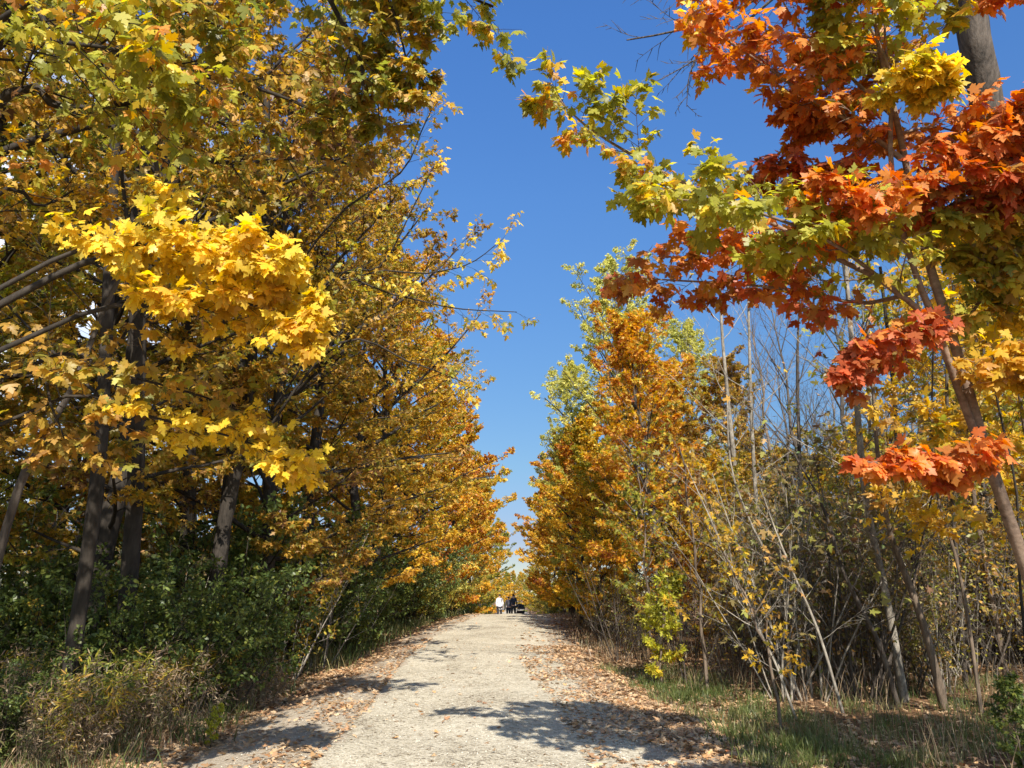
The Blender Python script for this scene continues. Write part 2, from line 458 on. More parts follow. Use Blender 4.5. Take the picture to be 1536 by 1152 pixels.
def full_tree(seed, H, r0, lo, Rc, nl, cfg, prof, lvl=3, lean=0.25, trop=0.03, ang=(82, 25), sides=8):
    t = Tree(seed)
    top = Vector((t.r.uniform(-lean, lean) * 2, t.r.uniform(-lean, lean) * 2, H))
    tp = [Vector((0, 0, -0.25))]
    n = 12
    for i in range(1, n + 1):
        f = i / n
        tp.append(Vector((top.x * f * f + t.r.uniform(-1, 1) * 0.12 * min(1, H / 10), top.y * f * f + t.r.uniform(-1, 1) * 0.12 * min(1, H / 10), H * f)))
    rad = [r0 * (1 - i / n) ** 0.9 + 0.012 for i in range(n + 1)]
    rad[0] = r0 * 1.35
    t.tubes.append((tp, rad, sides))
    az = t.r.random() * 6.28
    for i in range(nl):
        f = (i + t.r.random() * 0.8) / nl
        h = H * (lo + (1 - lo) * f ** 0.95) * 0.985
        k = min(n - 1, int(h / H * n)); fr = h / H * n - k
        p = tp[k].lerp(tp[k + 1], max(0, min(1, fr)))
        az += 2.4 + t.r.uniform(-0.5, 0.5)
        a = R(ang[0] + (ang[1] - ang[0]) * f) * t.r.uniform(0.85, 1.1)
        d = Vector((math.cos(az) * math.sin(a), math.sin(az) * math.sin(a), math.cos(a)))
        L = Rc * prof(f) * t.r.uniform(0.55, 1.22)
        rr = max(0.01, min(rad[k] * 0.55, L * 0.014))
        lp = t.walk(p, d, L, 7, 0.16, trop)
        t.tube(lp, rr, rr * 0.25, 5)
        t.ram(lp, L, rr, lvl - 1, cfg, t.r.random())
    return t

def copy_tree(o, loc, rz, s=1.0, sz=None, mats=None):
    c = o.copy(); col.objects.link(c)
    c.location = loc; c.rotation_euler = (0, 0, rz); c.scale = (s, s, sz or s)
    for ch in list(o.children):
        k = ch.copy(); col.objects.link(k); k.parent = c
        if mats and k.name.split('.')[0] in mats:
            k.material_slots[0].link = 'OBJECT'
            k.material_slots[0].material = mats[k.name.split('.')[0]]
    return c

# ------------------------------------------------------------------ ground and path
def sp_mat_ground():
    m, nt = new_mat('forest_floor')
    out = nd(nt, 'ShaderNodeOutputMaterial')
    tcn = nd(nt, 'ShaderNodeTexCoord')
    a = nd(nt, 'ShaderNodeAttribute', attribute_name='lf')
    sep = nd(nt, 'ShaderNodeSeparateColor'); nt.links.new(a.outputs['Color'], sep.inputs[0])
    def noise(sc, det=5, rg=0.6):
        n = nd(nt, 'ShaderNodeTexNoise'); n.inputs['Scale'].default_value = sc; n.inputs['Detail'].default_value = det; n.inputs['Roughness'].default_value = rg
        nt.links.new(tcn.outputs['Object'], n.inputs['Vector']); return n.outputs['Fac']
    n1, n2, n3 = noise(1.1), noise(14), noise(70, 3)
    litter = ramp(nt, mth(nt, 'ADD', mth(nt, 'MULTIPLY', n2, 0.7), mth(nt, 'MULTIPLY', n3, 0.35)),
                  [(0.35, (0.05, 0.032, 0.02)), (0.52, (0.15, 0.085, 0.045)), (0.62, (0.26, 0.15, 0.08)), (0.72, (0.10, 0.06, 0.03))])
    sand = ramp(nt, mth(nt, 'ADD', mth(nt, 'MULTIPLY', n3, 0.6), mth(nt, 'MULTIPLY', n2, 0.4)),
                [(0.38, (0.24, 0.19, 0.13)), (0.5, (0.38, 0.32, 0.24)), (0.62, (0.52, 0.45, 0.35))])
    f = mth(nt, 'ADD', sep.outputs[0], mth(nt, 'MULTIPLY', mth(nt, 'SUBTRACT', n1, 0.5), 0.5))
    f = mth(nt, 'ADD', f, mth(nt, 'MULTIPLY', mth(nt, 'SUBTRACT', n2, 0.5), 0.25))
    f = mth(nt, 'MULTIPLY', mth(nt, 'SUBTRACT', f, 0.36), 8, clamp=True)
    mx = nd(nt, 'ShaderNodeMix', data_type='RGBA')
    nt.links.new(f, mx.inputs[0]); nt.links.new(sand, mx.inputs[6]); nt.links.new(litter, mx.inputs[7])
    pr = nd(nt, 'ShaderNodeBsdfPrincipled'); pr.inputs['Roughness'].default_value = 0.95; pr.inputs['Specular IOR Level'].default_value = 0.1
    nt.links.new(mx.outputs[2], pr.inputs['Base Color'])
    bp = nd(nt, 'ShaderNodeBump'); bp.inputs['Strength'].default_value = 0.8; bp.inputs['Distance'].default_value = 0.03
    nt.links.new(mth(nt, 'ADD', n2, mth(nt, 'MULTIPLY', n3, 0.5)), bp.inputs['Height']); nt.links.new(bp.outputs[0], pr.inputs['Normal'])
    nt.links.new(pr.outputs[0], out.inputs['Surface'])
    return m

def sp_mat_gravel():
    m, nt = new_mat('limestone_gravel')
    out = nd(nt, 'ShaderNodeOutputMaterial')
    tcn = nd(nt, 'ShaderNodeTexCoord')
    def noise(sc, det=5, rg=0.6):
        n = nd(nt, 'ShaderNodeTexNoise'); n.inputs['Scale'].default_value = sc; n.inputs['Detail'].default_value = det; n.inputs['Roughness'].default_value = rg
        nt.links.new(tcn.outputs['Object'], n.inputs['Vector']); return n.outputs['Fac']
    def voro(sc):
        v = nd(nt, 'ShaderNodeTexVoronoi'); v.inputs['Scale'].default_value = sc
        nt.links.new(tcn.outputs['Object'], v.inputs['Vector']); return v
    v1, v2 = voro(55), voro(24)
    s1 = nd(nt, 'ShaderNodeSeparateColor'); nt.links.new(v1.outputs['Color'], s1.inputs[0])
    s2 = nd(nt, 'ShaderNodeSeparateColor'); nt.links.new(v2.outputs['Color'], s2.inputs[0])
    n1, n2, n3 = noise(0.7), noise(5), noise(150, 2)
    f = mth(nt, 'ADD', mth(nt, 'MULTIPLY', s1.outputs[0], 0.4), mth(nt, 'MULTIPLY', s2.outputs[0], 0.25))
    f = mth(nt, 'ADD', f, mth(nt, 'MULTIPLY', n2, 0.35))
    f = mth(nt, 'ADD', f, mth(nt, 'MULTIPLY', mth(nt, 'SUBTRACT', n1, 0.5), 0.6))
    c = ramp(nt, f, [(0.24, (0.15, 0.12, 0.085)), (0.38, (0.38, 0.33, 0.24)), (0.56, (0.50, 0.445, 0.335)), (0.85, (0.63, 0.575, 0.455))])
    pr = nd(nt, 'ShaderNodeBsdfPrincipled'); pr.inputs['Roughness'].default_value = 0.92; pr.inputs['Specular IOR Level'].default_value = 0.15
    nt.links.new(c, pr.inputs['Base Color'])
    bp = nd(nt, 'ShaderNodeBump'); bp.inputs['Strength'].default_value = 0.8; bp.inputs['Distance'].default_value = 0.012
    h = mth(nt, 'ADD', mth(nt, 'SUBTRACT', 1.0, v1.outputs['Distance']), mth(nt, 'MULTIPLY', mth(nt, 'SUBTRACT', 1.0, v2.outputs['Distance']), 0.7))
    h = mth(nt, 'ADD', h, mth(nt, 'MULTIPLY', n3, 0.5))
    nt.links.new(h, bp.inputs['Height']); nt.links.new(bp.outputs[0], pr.inputs['Normal'])
    nt.links.new(pr.outputs[0], out.inputs['Surface'])
    return m

def grid_mesh(name, X, Y, Z, mat, attr):
    ny, nx = X.shape
    idx = np.arange(nx * ny).reshape(ny, nx)
    Fq = np.stack([idx[:-1, :-1], idx[:-1, 1:], idx[1:, 1:], idx[1:, :-1]], -1).reshape(-1, 4)
    return mesh_np(name, np.stack([X, Y, Z], -1).reshape(-1, 3), [Fq], mat, None, attr, smooth_sh=True)

xs = np.concatenate([-np.geomspace(1500, 12, 26), np.arange(-11.8, 11.9, 0.2), np.geomspace(12, 1500, 26)])
ys = np.concatenate([-np.geomspace(300, 4, 14), np.arange(-3.5, 30, 0.25), np.arange(30, 130, 1.0), np.geomspace(131, 1800, 22)])
X, Y = np.meshgrid(xs, ys)
Z = gz(X, Y)
d = X - path_c(Y)
am = np.ones((X.size, 4), np.float32)
lat = np.abs(d)
lat = np.where((d < 0) & (Y < 14), lat - 1.3 * smooth(14, 11, Y), lat)      # the bare lay-by on the left
am[:, 0] = np.clip(lat / 6, 0, 1).ravel()
ground = grid_mesh('ground', X, Y, Z, sp_mat_ground(), am)
tag(ground, 'brown leaf litter floor of the woods on both sides of the gravel path', 'ground', kind='structure')

nr0 = np.random.default_rng(3)
ysp = np.concatenate([np.arange(-3, 30, 0.2), np.arange(30, 130, 0.7)])
us = np.linspace(-1, 1, 29)
hw_l = 1.70 + 0.22 * smooth(11, 7, ysp) + 0.10 * np.sin(ysp * 1.3) + 0.09 * np.sin(ysp * 3.1 + 1) + 0.05 * nr0.normal(size=len(ysp))
hw_r = 1.80 + 0.12 * np.sin(ysp * 1.1 + 2) + 0.08 * np.sin(ysp * 2.7) + 0.05 * nr0.normal(size=len(ysp))
U, YP = np.meshgrid(us, ysp)
XP = path_c(YP) + np.where(U < 0, U * hw_l[:, None], U * hw_r[:, None])
ZP = gz(XP, YP) + 0.012 * (1 - U ** 4) + 0.004
path = grid_mesh('path', XP, YP, ZP, sp_mat_gravel(), None)
tag(path, 'pale crushed gravel path running straight ahead over a low crest', 'path', kind='structure')

# pebbles on the near gravel
def pebbles():
    nr = np.random.default_rng(5)
    n = 9000
    y = 6.3 + 13 * nr.random(n) ** 1.7; x = path_c(y) + nr.uniform(-2.6, 2.2, n)
    s = 0.005 + 0.011 * nr.random(n) ** 3
    z = gz(x, y) + 0.012 + s * 0.3
    O = np.array([(1, 0, 0), (0, 1, 0), (-1, 0, 0), (0, -1, 0), (0, 0, 0.7), (0, 0, -0.7)], float)
    th = nr.random(n) * 6.28
    sc = nr.uniform(0.6, 1.3, (n, 6, 3))
    V = O[None] * sc * s[:, None, None]
    c, si = np.cos(th)[:, None], np.sin(th)[:, None]
    V = np.stack([V[..., 0] * c - V[..., 1] * si, V[..., 0] * si + V[..., 1] * c, V[..., 2]], -1) + np.stack([x, y, z], -1)[:, None]
    Fo = np.array([(0, 1, 4), (1, 2, 4), (2, 3, 4), (3, 0, 4), (1, 0, 5), (2, 1, 5), (3, 2, 5), (0, 3, 5)])
    Fc = (np.arange(n)[:, None, None] * 6 + Fo[None]).reshape(-1, 3)
    o = mesh_np('pebbles', V.reshape(-1, 3), [Fc], plain_mat('pebble_stone', (0.42, 0.38, 0.31), 0.85, 0.5, 3))
    tag(o, 'loose pale pebbles scattered over the gravel path', 'pebbles', kind='stuff')
pebbles()

# fallen leaves
def litter(name, n, y0, y1, size, label, tpl, seed, pw=1.3):
    nr = np.random.default_rng(seed)
    m = n * 6
    y = y0 + (y1 - y0) * nr.random(m) ** pw
    x = path_c(y) + np.where(nr.random(m) < 0.6, nr.uniform(-4.6, 4.6, m), nr.uniform(-11, 11, m))
    d = x - path_c(y); a = np.abs(d)
    patch = 0.5 + 0.5 * np.sin(x * 1.9 + 2 * np.sin(y * 0.6)) * np.sin(y * 1.3 + x * 0.7) + 0.3 * np.sin(x * 5.1 + y * 0.9) * np.sin(y * 2.9 - x)
    w = np.where(a < 1.7, 0.010, 0.0)
    w = np.where((a >= 1.7) & (a < 3.2), 0.35 + 0.9 * np.clip(patch, 0, 1), w)
    w = np.where((d < -2.35) & (d > -3.5) & (y < 14), 0.05 + 0.3 * np.clip(patch - 0.3, 0, 1), w)
    w = np.where((d < -1.75) & (d > -2.35), 0.6 * np.clip(patch, 0.1, 1), w)
    w = np.where((d > 1.0) & (d < 1.9), 0.45 * np.clip(patch * 1.6 - 0.3, 0, 1), w)
    w = np.where(a >= 3.2, 0.55 + 0.35 * np.clip(patch, 0, 1), w)
    k = np.nonzero(nr.random(m) < w)[0][:n]
    x, y = x[k], y[k]; n = len(k)
    th = nr.random(n) * 6.28
    T = np.stack([np.cos(th), np.sin(th), nr.normal(size=n) * 0.28], -1)
    N = np.stack([nr.normal(size=n) * 0.35, nr.normal(size=n) * 0.35, np.ones(n)], -1)
    P = np.stack([x, y, gz(x, y) + nr.uniform(0.012, 0.045, n)], -1)
    o = leaves_mesh(name, P, T, N, size * nr.uniform(0.5, 1.2, n), nr.random(n), M['litter'], None, tpl, nr)
    tag(o, label, 'leaves', kind='stuff')
litter('fallen_leaves', 56000, 5.2, 22, 0.085, 'curled brown and tan maple leaves lying along both path edges', 2, 11)
litter('fallen_leaves', 11000, 21, 60, 0.13, 'distant drifts of tan fallen leaves beside the path crest', 1, 12, 1.0)

# grass blades
def blades(name, pts, h, w, mat, label, cat, seed, lean=0.35, arch=0.5):
    nr = np.random.default_rng(seed); n = len(pts)
    x, y = pts[:, 0], pts[:, 1]
    H = h * nr.uniform(0.35, 1.2, n); W = w * nr.uniform(0.6, 1.3, n)
    th = nr.random(n) * 6.28; ld = np.stack([np.cos(th), np.sin(th)], -1) * (lean * nr.random(n) + 0.08)[:, None]
    ph = nr.random(n) * 6.28; sd = np.stack([np.cos(ph), np.sin(ph)], -1)
    base = np.stack([x, y, gz(x, y) - 0.01], -1)
    V = np.zeros((n, 7, 3))
    for i, (t, ww) in enumerate(((0, 1), (0.4, 0.85), (0.75, 0.55))):
        c = base.copy(); c[:, 2] += H * t * (1 - 0.25 * arch * t); c[:, :2] += ld * (H * (t + arch * t * t))[:, None]
        V[:, 2 * i] = c; V[:, 2 * i + 1] = c
        V[:, 2 * i, :2] -= sd * (W * ww / 2)[:, None]; V[:, 2 * i + 1, :2] += sd * (W * ww / 2)[:, None]
    c = base.copy(); c[:, 2] += H * (1 - 0.35 * arch); c[:, :2] += ld * (H * (1 + arch))[:, None]; V[:, 6] = c
    q = np.array([(0, 1, 3, 2), (2, 3, 5, 4)]); tt = np.array([(4, 5, 6)])
    F4 = (np.arange(n)[:, None, None] * 7 + q[None]).reshape(-1, 4); F3 = (np.arange(n)[:, None, None] * 7 + tt[None]).reshape(-1, 3)
    A = np.ones((n, 7, 4), np.float32); A[:, :, 0] = nr.random(n)[:, None]; A[:, :, 2] = nr.random(n)[:, None]
    A[:, :, 1] = (0.5 + 0.5 * np.sin(x * 2.1 + y * 1.3))[:, None]
    o = mesh_np(name, V.reshape(-1, 3), [F4, F3], mat, None, A.reshape(-1, 4))
    return tag(o, label, cat, kind='stuff')

def clumpy(n, x0, x1, y0, y1, seed, rel=True, ncl=120, spread=0.14, pw=1.2):
    nr = np.random.default_rng(seed)
    cyy = y0 + (y1 - y0) * nr.random(ncl) ** pw; cxx = nr.uniform(x0, x1, ncl)
    k = nr.integers(0, ncl, n)
    y = cyy[k] + nr.normal(size=n) * spread; x = cxx[k] + nr.normal(size=n) * spread
    if rel: x = x + path_c(y)
    return np.stack([x, y], -1)

blades('grass', clumpy(8000, 2.75, 4.4, 8.0, 17, 21, ncl=110), 0.22, 0.010, M['grass'], 'green grass along the right edge of the path', 'grass', 1)
blades('grass', clumpy(9000, 3.6, 9.0, 5.5, 15, 22, ncl=210), 0.22, 0.009, M['grass'], 'thin green grass tufts in the leaf litter at lower right', 'grass', 2)
blades('dry_grass', clumpy(10000, -9.5, -3.8, 4.8, 14, 23, ncl=420, spread=0.2), 0.45, 0.007, M['straw'], 'tall dry brown grass and weeds on the left bank', 'dry grass', 3, 0.3, 0.6)
blades('dry_grass', clumpy(1500, 3.6, 9, 7, 22, 24, ncl=240, spread=0.15), 0.7, 0.007, M['straw'], 'thin dry stalks standing under the right thicket', 'dry grass', 4, 0.25, 0.5)
blades('grass', clumpy(4000, -5.2, -3.2, 17, 48, 25, ncl=160, spread=0.3), 0.5, 0.018, M['grass'], 'tall green grass on the left verge below the crest', 'grass', 5, 0.3, 0.5)
blades('dry_grass', clumpy(2500, 2.8, 4.6, 18, 46, 26, ncl=160, spread=0.3), 0.45, 0.016, M['straw'], 'dry grass on the right verge towards the crest', 'dry grass', 6, 0.3, 0.5)
blades('grass', clumpy(6000, -8.5, -3.5, 5.5, 15, 27, ncl=160, spread=0.18), 0.4, 0.012, M['grass'], 'green weeds among the dry grass on the left bank', 'grass', 7, 0.3, 0.6)

# ------------------------------------------------------------------ prototypes
CFG_M = {2: (8, 48, 0.42, 0.18, 0.75), 1: (6, 48, 0.42, 0.15, 0.7)}
CFG_MF = {2: (6, 48, 0.42, 0.18, 0.75), 1: (4, 48, 0.42, 0.15, 0.7)}
CFG_B = {2: (7, 38, 0.45, 0.2, 0.5), 1: (4, 38, 0.45, 0.2, 0.5)}

def dome(f): return max(0.12, math.sin(math.pi * (0.22 + 0.76 * f)) ** 0.8)
def cone(f): return 1.02 - 0.85 * f
def tall(f): return 0.55 + 0.45 * math.sin(math.pi * f) - 0.35 * max(0, f - 0.8) * 2
LIB = {}
REG = []

def build_tree(key, name, seed, H, r0, lo, Rc, nl, cfg, prof, leafm, bark, per, size, tpl, label, cat='tree', group=None, minr=0.0, droop=0.35, **kw):
    t = full_tree(seed, H, r0, lo, Rc, nl, cfg, prof, **kw)
    root = empty(name)
    tag(root, label, cat, group)
    t.trunk_mesh('trunk', B[bark], root, minr)
    if per > 0: t.crown_mesh('crown', M[leafm], root, per, size, tpl, droop)
    LIB[key] = [root, False]
    return root

def put(key, x, y, rz, s=1.0, sz=None, leafm=None, bark=None, label=None, group=None):
    root, used = LIB[key]
    z = gzf(x, y) - 0.03
    if not used:
        LIB[key][1] = True
        root.location = (x, y, z); root.rotation_euler = (0, 0, rz); root.scale = (s, s, sz or s)
        o = root
        for ch in o.children:
            b = ch.name.split('.')[0]
            mm = M[leafm] if (leafm and b in ('crown', 'foliage')) else (B[bark] if (bark and b in ('trunk', 'stems')) else None)
            if mm: ch.material_slots[0].link = 'OBJECT'; ch.material_slots[0].material = mm
    else:
        mats = {}
        if leafm: mats['crown'] = mats['foliage'] = M[leafm]
        if bark: mats['trunk'] = mats['stems'] = B[bark]
        o = copy_tree(root, (x, y, z), rz, s, sz, mats)
    if label: o['label'] = label
    if group: o['group'] = group
    REG.append((o, label, group, leafm, x, y))
    return o

build_tree('mA', 'maple_tree', 101, 14.5, 0.17, 0.13, 4.1, 44, CFG_M, dome, 'amber', 'dark', 21, 0.088, 2, 'x', minr=0.0025)
build_tree('mB', 'maple_tree', 102, 13.0, 0.15, 0.10, 4.0, 42, CFG_M, dome, 'gold', 'dark', 20, 0.085, 2, 'x', minr=0.0025)
build_tree('mC', 'hickory_tree', 112, 13.5, 0.13, 0.12, 3.8, 40, CFG_M, dome, 'yellow', 'dark', 9, 0.10, 'oval', 'x', minr=0.0022, droop=0.5)
build_tree('fA', 'maple_tree', 103, 14.0, 0.16, 0.08, 4.0, 40, CFG_MF, dome, 'gold', 'dark', 30, 0.125, 1, 'x', minr=0.006)
build_tree('fB', 'maple_tree', 104, 11.0, 0.12, 0.06, 3.3, 36, CFG_MF, dome, 'orange', 'dark', 29, 0.12, 1, 'x', minr=0.006)
build_tree('sM', 'maple_tree', 105, 8.6, 0.08, 0.06, 2.5, 48, CFG_MF, tall, 'orange', 'grey', 21, 0.092, 2, 'x', minr=0.004, ang=(70, 20))
build_tree('cW', 'cottonwood_tree', 106, 16.0, 0.18, 0.16, 4.2, 46, CFG_MF, tall, 'pale', 'grey', 30, 0.12, 'oval', 'x', minr=0.004, ang=(60, 18))
build_tree('bT', 'bare_tree', 107, 11.5, 0.085, 0.30, 2.4, 22, CFG_B, tall, 'brown', 'pale', 0, 0.1, 1, 'x', minr=0.0, ang=(50, 18), sides=7)
build_tree('bU', 'bare_tree', 108, 9.0, 0.05, 0.25, 1.8, 16, CFG_B, tall, 'gold', 'grey', 0.35, 0.11, 2, 'x', minr=0.0, ang=(50, 18), sides=7, lean=0.6)
build_tree('sp', 'maple_sapling', 109, 5.2, 0.03, 0.15, 1.5, 16, CFG_MF, tall, 'gold', 'brown', 2.0, 0.12, 2, 'x', ang=(62, 30), sides=6, lean=0.4)
build_tree('sq', 'maple_sapling', 110, 4.0, 0.024, 0.2, 1.2, 12, CFG_B, tall, 'gold', 'brown', 0.9, 0.11, 2, 'x', ang=(55, 25), sides=6, lean=0.7)

def build_weed(key, name, seed):
    t = Tree(seed); root = empty(name); tag(root, 'x', 'weed')
    P = []; T = []; 
    for i in range(5):
        az = i * 1.3 + t.r.random(); a = R(t.r.uniform(3, 16))
        d = Vector((math.cos(az) * math.sin(a), math.sin(az) * math.sin(a), math.cos(a)))
        pts = t.walk(Vector((0.05 * math.cos(az), 0.05 * math.sin(az), -0.03)), d, t.r.uniform(0.7, 1.05), 10, 0.08, -0.03)
        t.tube(pts, 0.005, 0.0015, 5)
        for k in range(1, 11):
            for q in range(4):
                f = t.r.random(); p = pts[k - 1].lerp(pts[k], f)
                ang = t.r.random() * 6.28
                P.append(tuple(p)); T.append((math.cos(ang), math.sin(ang), 0.35 - 0.5 * t.r.random()))
    n = len(P)
    t.trunk_mesh('stems', B['brown'], root)
    nr = t.nr
    leaves_mesh('foliage', np.array(P), np.array(T), np.tile([[0, 0, 1.0]], (n, 1)) + nr.normal(size=(n, 3)) * 0.2, 0.15 * nr.uniform(0.6, 1.2, n), nr.random(n), M['grass'], root, 'lance', nr)
    LIB[key] = [root, False]

def build_shrub(key, name, seed, H, ns, spread, cfg, leafm, bark, per, size, tpl, minr=0.0, r0=0.018, rat=1.0, droop=0.3, up=0.8):
    t = Tree(seed)
    for i in range(ns):
        az = i * 2.4 + t.r.uniform(-0.5, 0.5); a = R(t.r.uniform(4, spread))
        d = Vector((math.cos(az) * math.sin(a), math.sin(az) * math.sin(a), math.cos(a)))
        L = H * t.r.uniform(0.65, 1.1)
        p = Vector((math.cos(az) * 0.14, math.sin(az) * 0.14, -0.1))
        pts = t.walk(p, d, L, 8, 0.13, 0.01)
        rr = r0 * t.r.uniform(0.6, 1.2)
        t.tube(pts, rr, rr * 0.25, 5)
        t.ram(pts, L * rat, rr, 2, cfg, t.r.random())
    root = empty(name); tag(root, 'x', 'shrub')
    t.trunk_mesh('stems', B[bark], root, minr)
    if per > 0: t.crown_mesh('foliage', M[leafm], root, per, size, tpl, droop, up=up)
    LIB[key] = [root, False]

CFG_S = {2: (9, 42, 0.36, 0.12, 0.4), 1: (5, 42, 0.42, 0.15, 0.4)}
CFG_S2 = {2: (7, 36, 0.34, 0.25, 0.3), 1: (3, 36, 0.45, 0.2, 0.3)}
build_shrub('gA', 'green_shrub', 201, 2.9, 8, 38, CFG_S, 'green', 'dark', 9, 0.085, 'oval')
build_shrub('gB', 'green_shrub', 202, 2.2, 9, 48, CFG_S, 'green', 'dark', 10, 0.075, 'oval')
build_shrub('bA', 'bare_shrub', 203, 3.6, 8, 30, CFG_S2, 'brown', 'brown', 0.5, 0.085, 'oval', rat=0.9, r0=0.02)
build_shrub('bB', 'leafy_shrub', 204, 3.0, 8, 36, CFG_S, 'brown', 'brown', 3.6, 0.085, 'oval', r0=0.02)
build_shrub('wA', 'weed_clump', 205, 1.1, 12, 35, CFG_S2, 'straw', 'brown', 2.2, 0.07, 'lance', r0=0.005)
build_shrub('wG', 'weed_clump', 207, 0.95, 9, 30, CFG_S2, 'grass', 'brown', 4.5, 0.10, 'lance', r0=0.005)
build_weed('gw', 'weed_plant', 209)
build_tree('ls', 'maple_sapling', 111, 2.3, 0.016, 0.12, 0.75, 14, CFG_MF, tall, 'lime', 'brown', 4.5, 0.10, 2, 'x', ang=(65, 30), sides=6)
build_shrub('tA', 'bare_shrub', 206, 2.6, 13, 30, CFG_S, 'brown', 'grey', 0.5, 0.07, 'oval', r0=0.010)
build_shrub('tB', 'bare_shrub', 208, 3.4, 11, 26, CFG_S, 'olive', 'brown', 0.9, 0.08, 'oval', r0=0.013)

# ------------------------------------------------------------------ hand-placed near trees
def catmull(pts, n):
    P = [pts[0] * 2 - pts[1]] + list(pts) + [pts[-1] * 2 - pts[-2]]
    out = []
    m = len(pts) - 1
    for i in range(n + 1):
        t = i / n * m; k = min(m - 1, int(t)); f = t - k
        a, b, c, d = P[k], P[k + 1], P[k + 2], P[k + 3]
        out.append(0.5 * ((2 * b) + (c - a) * f + (2 * a - 5 * b + 4 * c - d) * f * f + (3 * b - a - 3 * c + d) * f ** 3))
    return out

class NearTree:
    def __init__(s, name, label, cat, base, seed, bark):
        s.base = Vector(base); s.root = empty(name, s.base); tag(s.root, label, cat)
        s.T = Tree(seed); s.bark = bark; s.seed = seed
    def px(s, pts): return [at(*p) - s.base for p in pts]
    def stem(s, pts, r0, r1, n=18, sides=12, pw=1.0):
        c = catmull(s.px(pts), n); s.T.tube(c, r0, r1, sides, pw); return c
    def limb(s, pts, r0, cfg, leafm, per, size, tpl=3, label=None, world=False, n=12, scale=1.0, lvl=2, droop=0.4, up=1.0, spread=0.9):
        c = catmull(s.px(pts) if not world else [Vector(p) - s.base for p in pts], n)
        L = sum((c[i + 1] - c[i]).length for i in range(n))
        s.T.tube(c, r0, max(0.003, r0 * 0.25), 7)
        save = s.T.twigs; s.T.twigs = []
        s.T.ram(c, L * scale, r0 * 0.7, lvl, cfg, s.T.r.random())
        if leafm:
            o = s.T.crown_mesh('crown', M[leafm], s.root, per * (LK if s.seed != 301 else 0.62), size, tpl, droop + 0.15, up=up, spread=spread, face=1.0)
            if o is not None and label: o['label'] = label
        s.T.twigs = save
    def finish(s, name='trunk'):
        return s.T.trunk_mesh(name, B[s.bark], s.root)

CL = {2: (20, 56, 0.32, 0.08, 0.7), 1: (8, 50, 0.48, 0.1, 0.6)}
CL3 = {2: (15, 56, 0.42, 0.10, 0.7), 1: (8, 50, 0.48, 0.1, 0.6)}
LK = 0.8

# the multi-coloured maple at the right, leaning in over the path
rm = NearTree('maple_tree', 'slender leaning maple at right edge with red, orange and green-yellow sprays over the path', 'tree',
              at(1640, 1245, 5.2), 301, 'smooth')
rm.stem([(1640, 1250, 5.2), (1600, 1080, 5.15), (1560, 920, 5.1), (1512, 775, 5.05), (1470, 650, 5.0), (1430, 510, 5.0), (1395, 400, 5.0), (1368, 290, 5.0),
         (1345, 180, 4.9), (1315, 50, 4.9), (1300, -150, 4.8)], 0.052, 0.011, 26, 14)
rm.stem([(1512, 775, 5.05), (1478, 690, 4.98), (1440, 590, 4.93), (1405, 490, 4.9), (1370, 400, 4.9), (1345, 300, 4.85), (1335, 200, 4.8), (1350, 60, 4.8), (1380, -60, 4.7)], 0.030, 0.010, 22, 10)
S = 0.084
rm.limb([(1405, 490, 4.9), (1330, 425, 4.9), (1240, 380, 5.0), (1130, 320, 5.1), (1020, 272, 5.2), (930, 222, 5.3), (868, 180, 5.3), (838, 148, 5.3)], 0.022, CL, 'ygreen', 8.5, S, label='green-yellow leaf spray reaching left over the path', scale=0.72, spread=0.75)
rm.limb([(1330, 425, 4.9), (1250, 365, 4.7), (1170, 330, 4.6), (1090, 305, 4.6), (1020, 300, 4.7), (970, 290, 4.8)], 0.014, CL, 'ygreen', 7, S, label='lower green-yellow leaf spray', scale=0.8)
rm.limb([(1365, 440, 4.9), (1290, 455, 5.1), (1190, 435, 5.3), (1090, 425, 5.4), (1000, 420, 5.5), (950, 415, 5.5)], 0.016, CL, 'red', 4.6, S, label='dark red leaf spray hanging below the green-yellow one', scale=0.9)
rm.limb([(1240, 380, 5.0), (1180, 385, 5.2), (1100, 370, 5.4), (1010, 365, 5.5)], 0.010, CL3, 'redor', 4, S, label='rust orange leaf spray', scale=0.9)
rm.limb([(1355, 240, 4.9), (1290, 190, 5.0), (1220, 150, 5.1), (1150, 100, 5.2), (1090, 60, 5.2), (1035, 20, 5.2)], 0.018, CL, 'redor', 6, S, label='orange-red leaf spray at the top of the crown', scale=0.9)
rm.limb([(1345, 180, 4.9), (1270, 110, 5.1), (1190, 30, 5.2), (1150, -60, 5.2)], 0.014, CL3, 'redor', 7, S, label='upper orange-red leaf spray', scale=1.0)
rm.limb([(1350, 290, 4.85), (1290, 270, 5.1), (1220, 260, 5.3), (1150, 255, 5.4)], 0.012, CL3, 'red', 6, S, label='red leaf spray above the green-yellow one', scale=1.0)
rm.limb([(1340, 120, 4.8), (1310, 50, 4.7), (1270, 0, 4.7), (1230, -40, 4.7)], 0.012, CL3, 'ygreen', 6, S, label='yellow-green leaf spray near the crown top', scale=1.1)
rm.limb([(1345, 150, 4.8), (1365, 115, 4.6), (1385, 115, 4.6), (1400, 130, 4.6)], 0.010, CL3, 'yellow', 8, S, label='bright yellow leaf spray beside the grey trunk', scale=1.2)
rm.limb([(1368, 290, 5.0), (1430, 260, 4.7), (1500, 220, 4.5), (1570, 150, 4.4), (1620, 110, 4.4)], 0.016, CL, 'redor', 8, S * 1.08, label='bright orange leaf spray at the right edge', scale=1.0)
rm.limb([(1380, 340, 5.0), (1440, 300, 4.6), (1520, 280, 4.5), (1600, 260, 4.4)], 0.012, CL, 'red', 6, S * 1.05, label='red leaf spray at the right edge', scale=0.9)
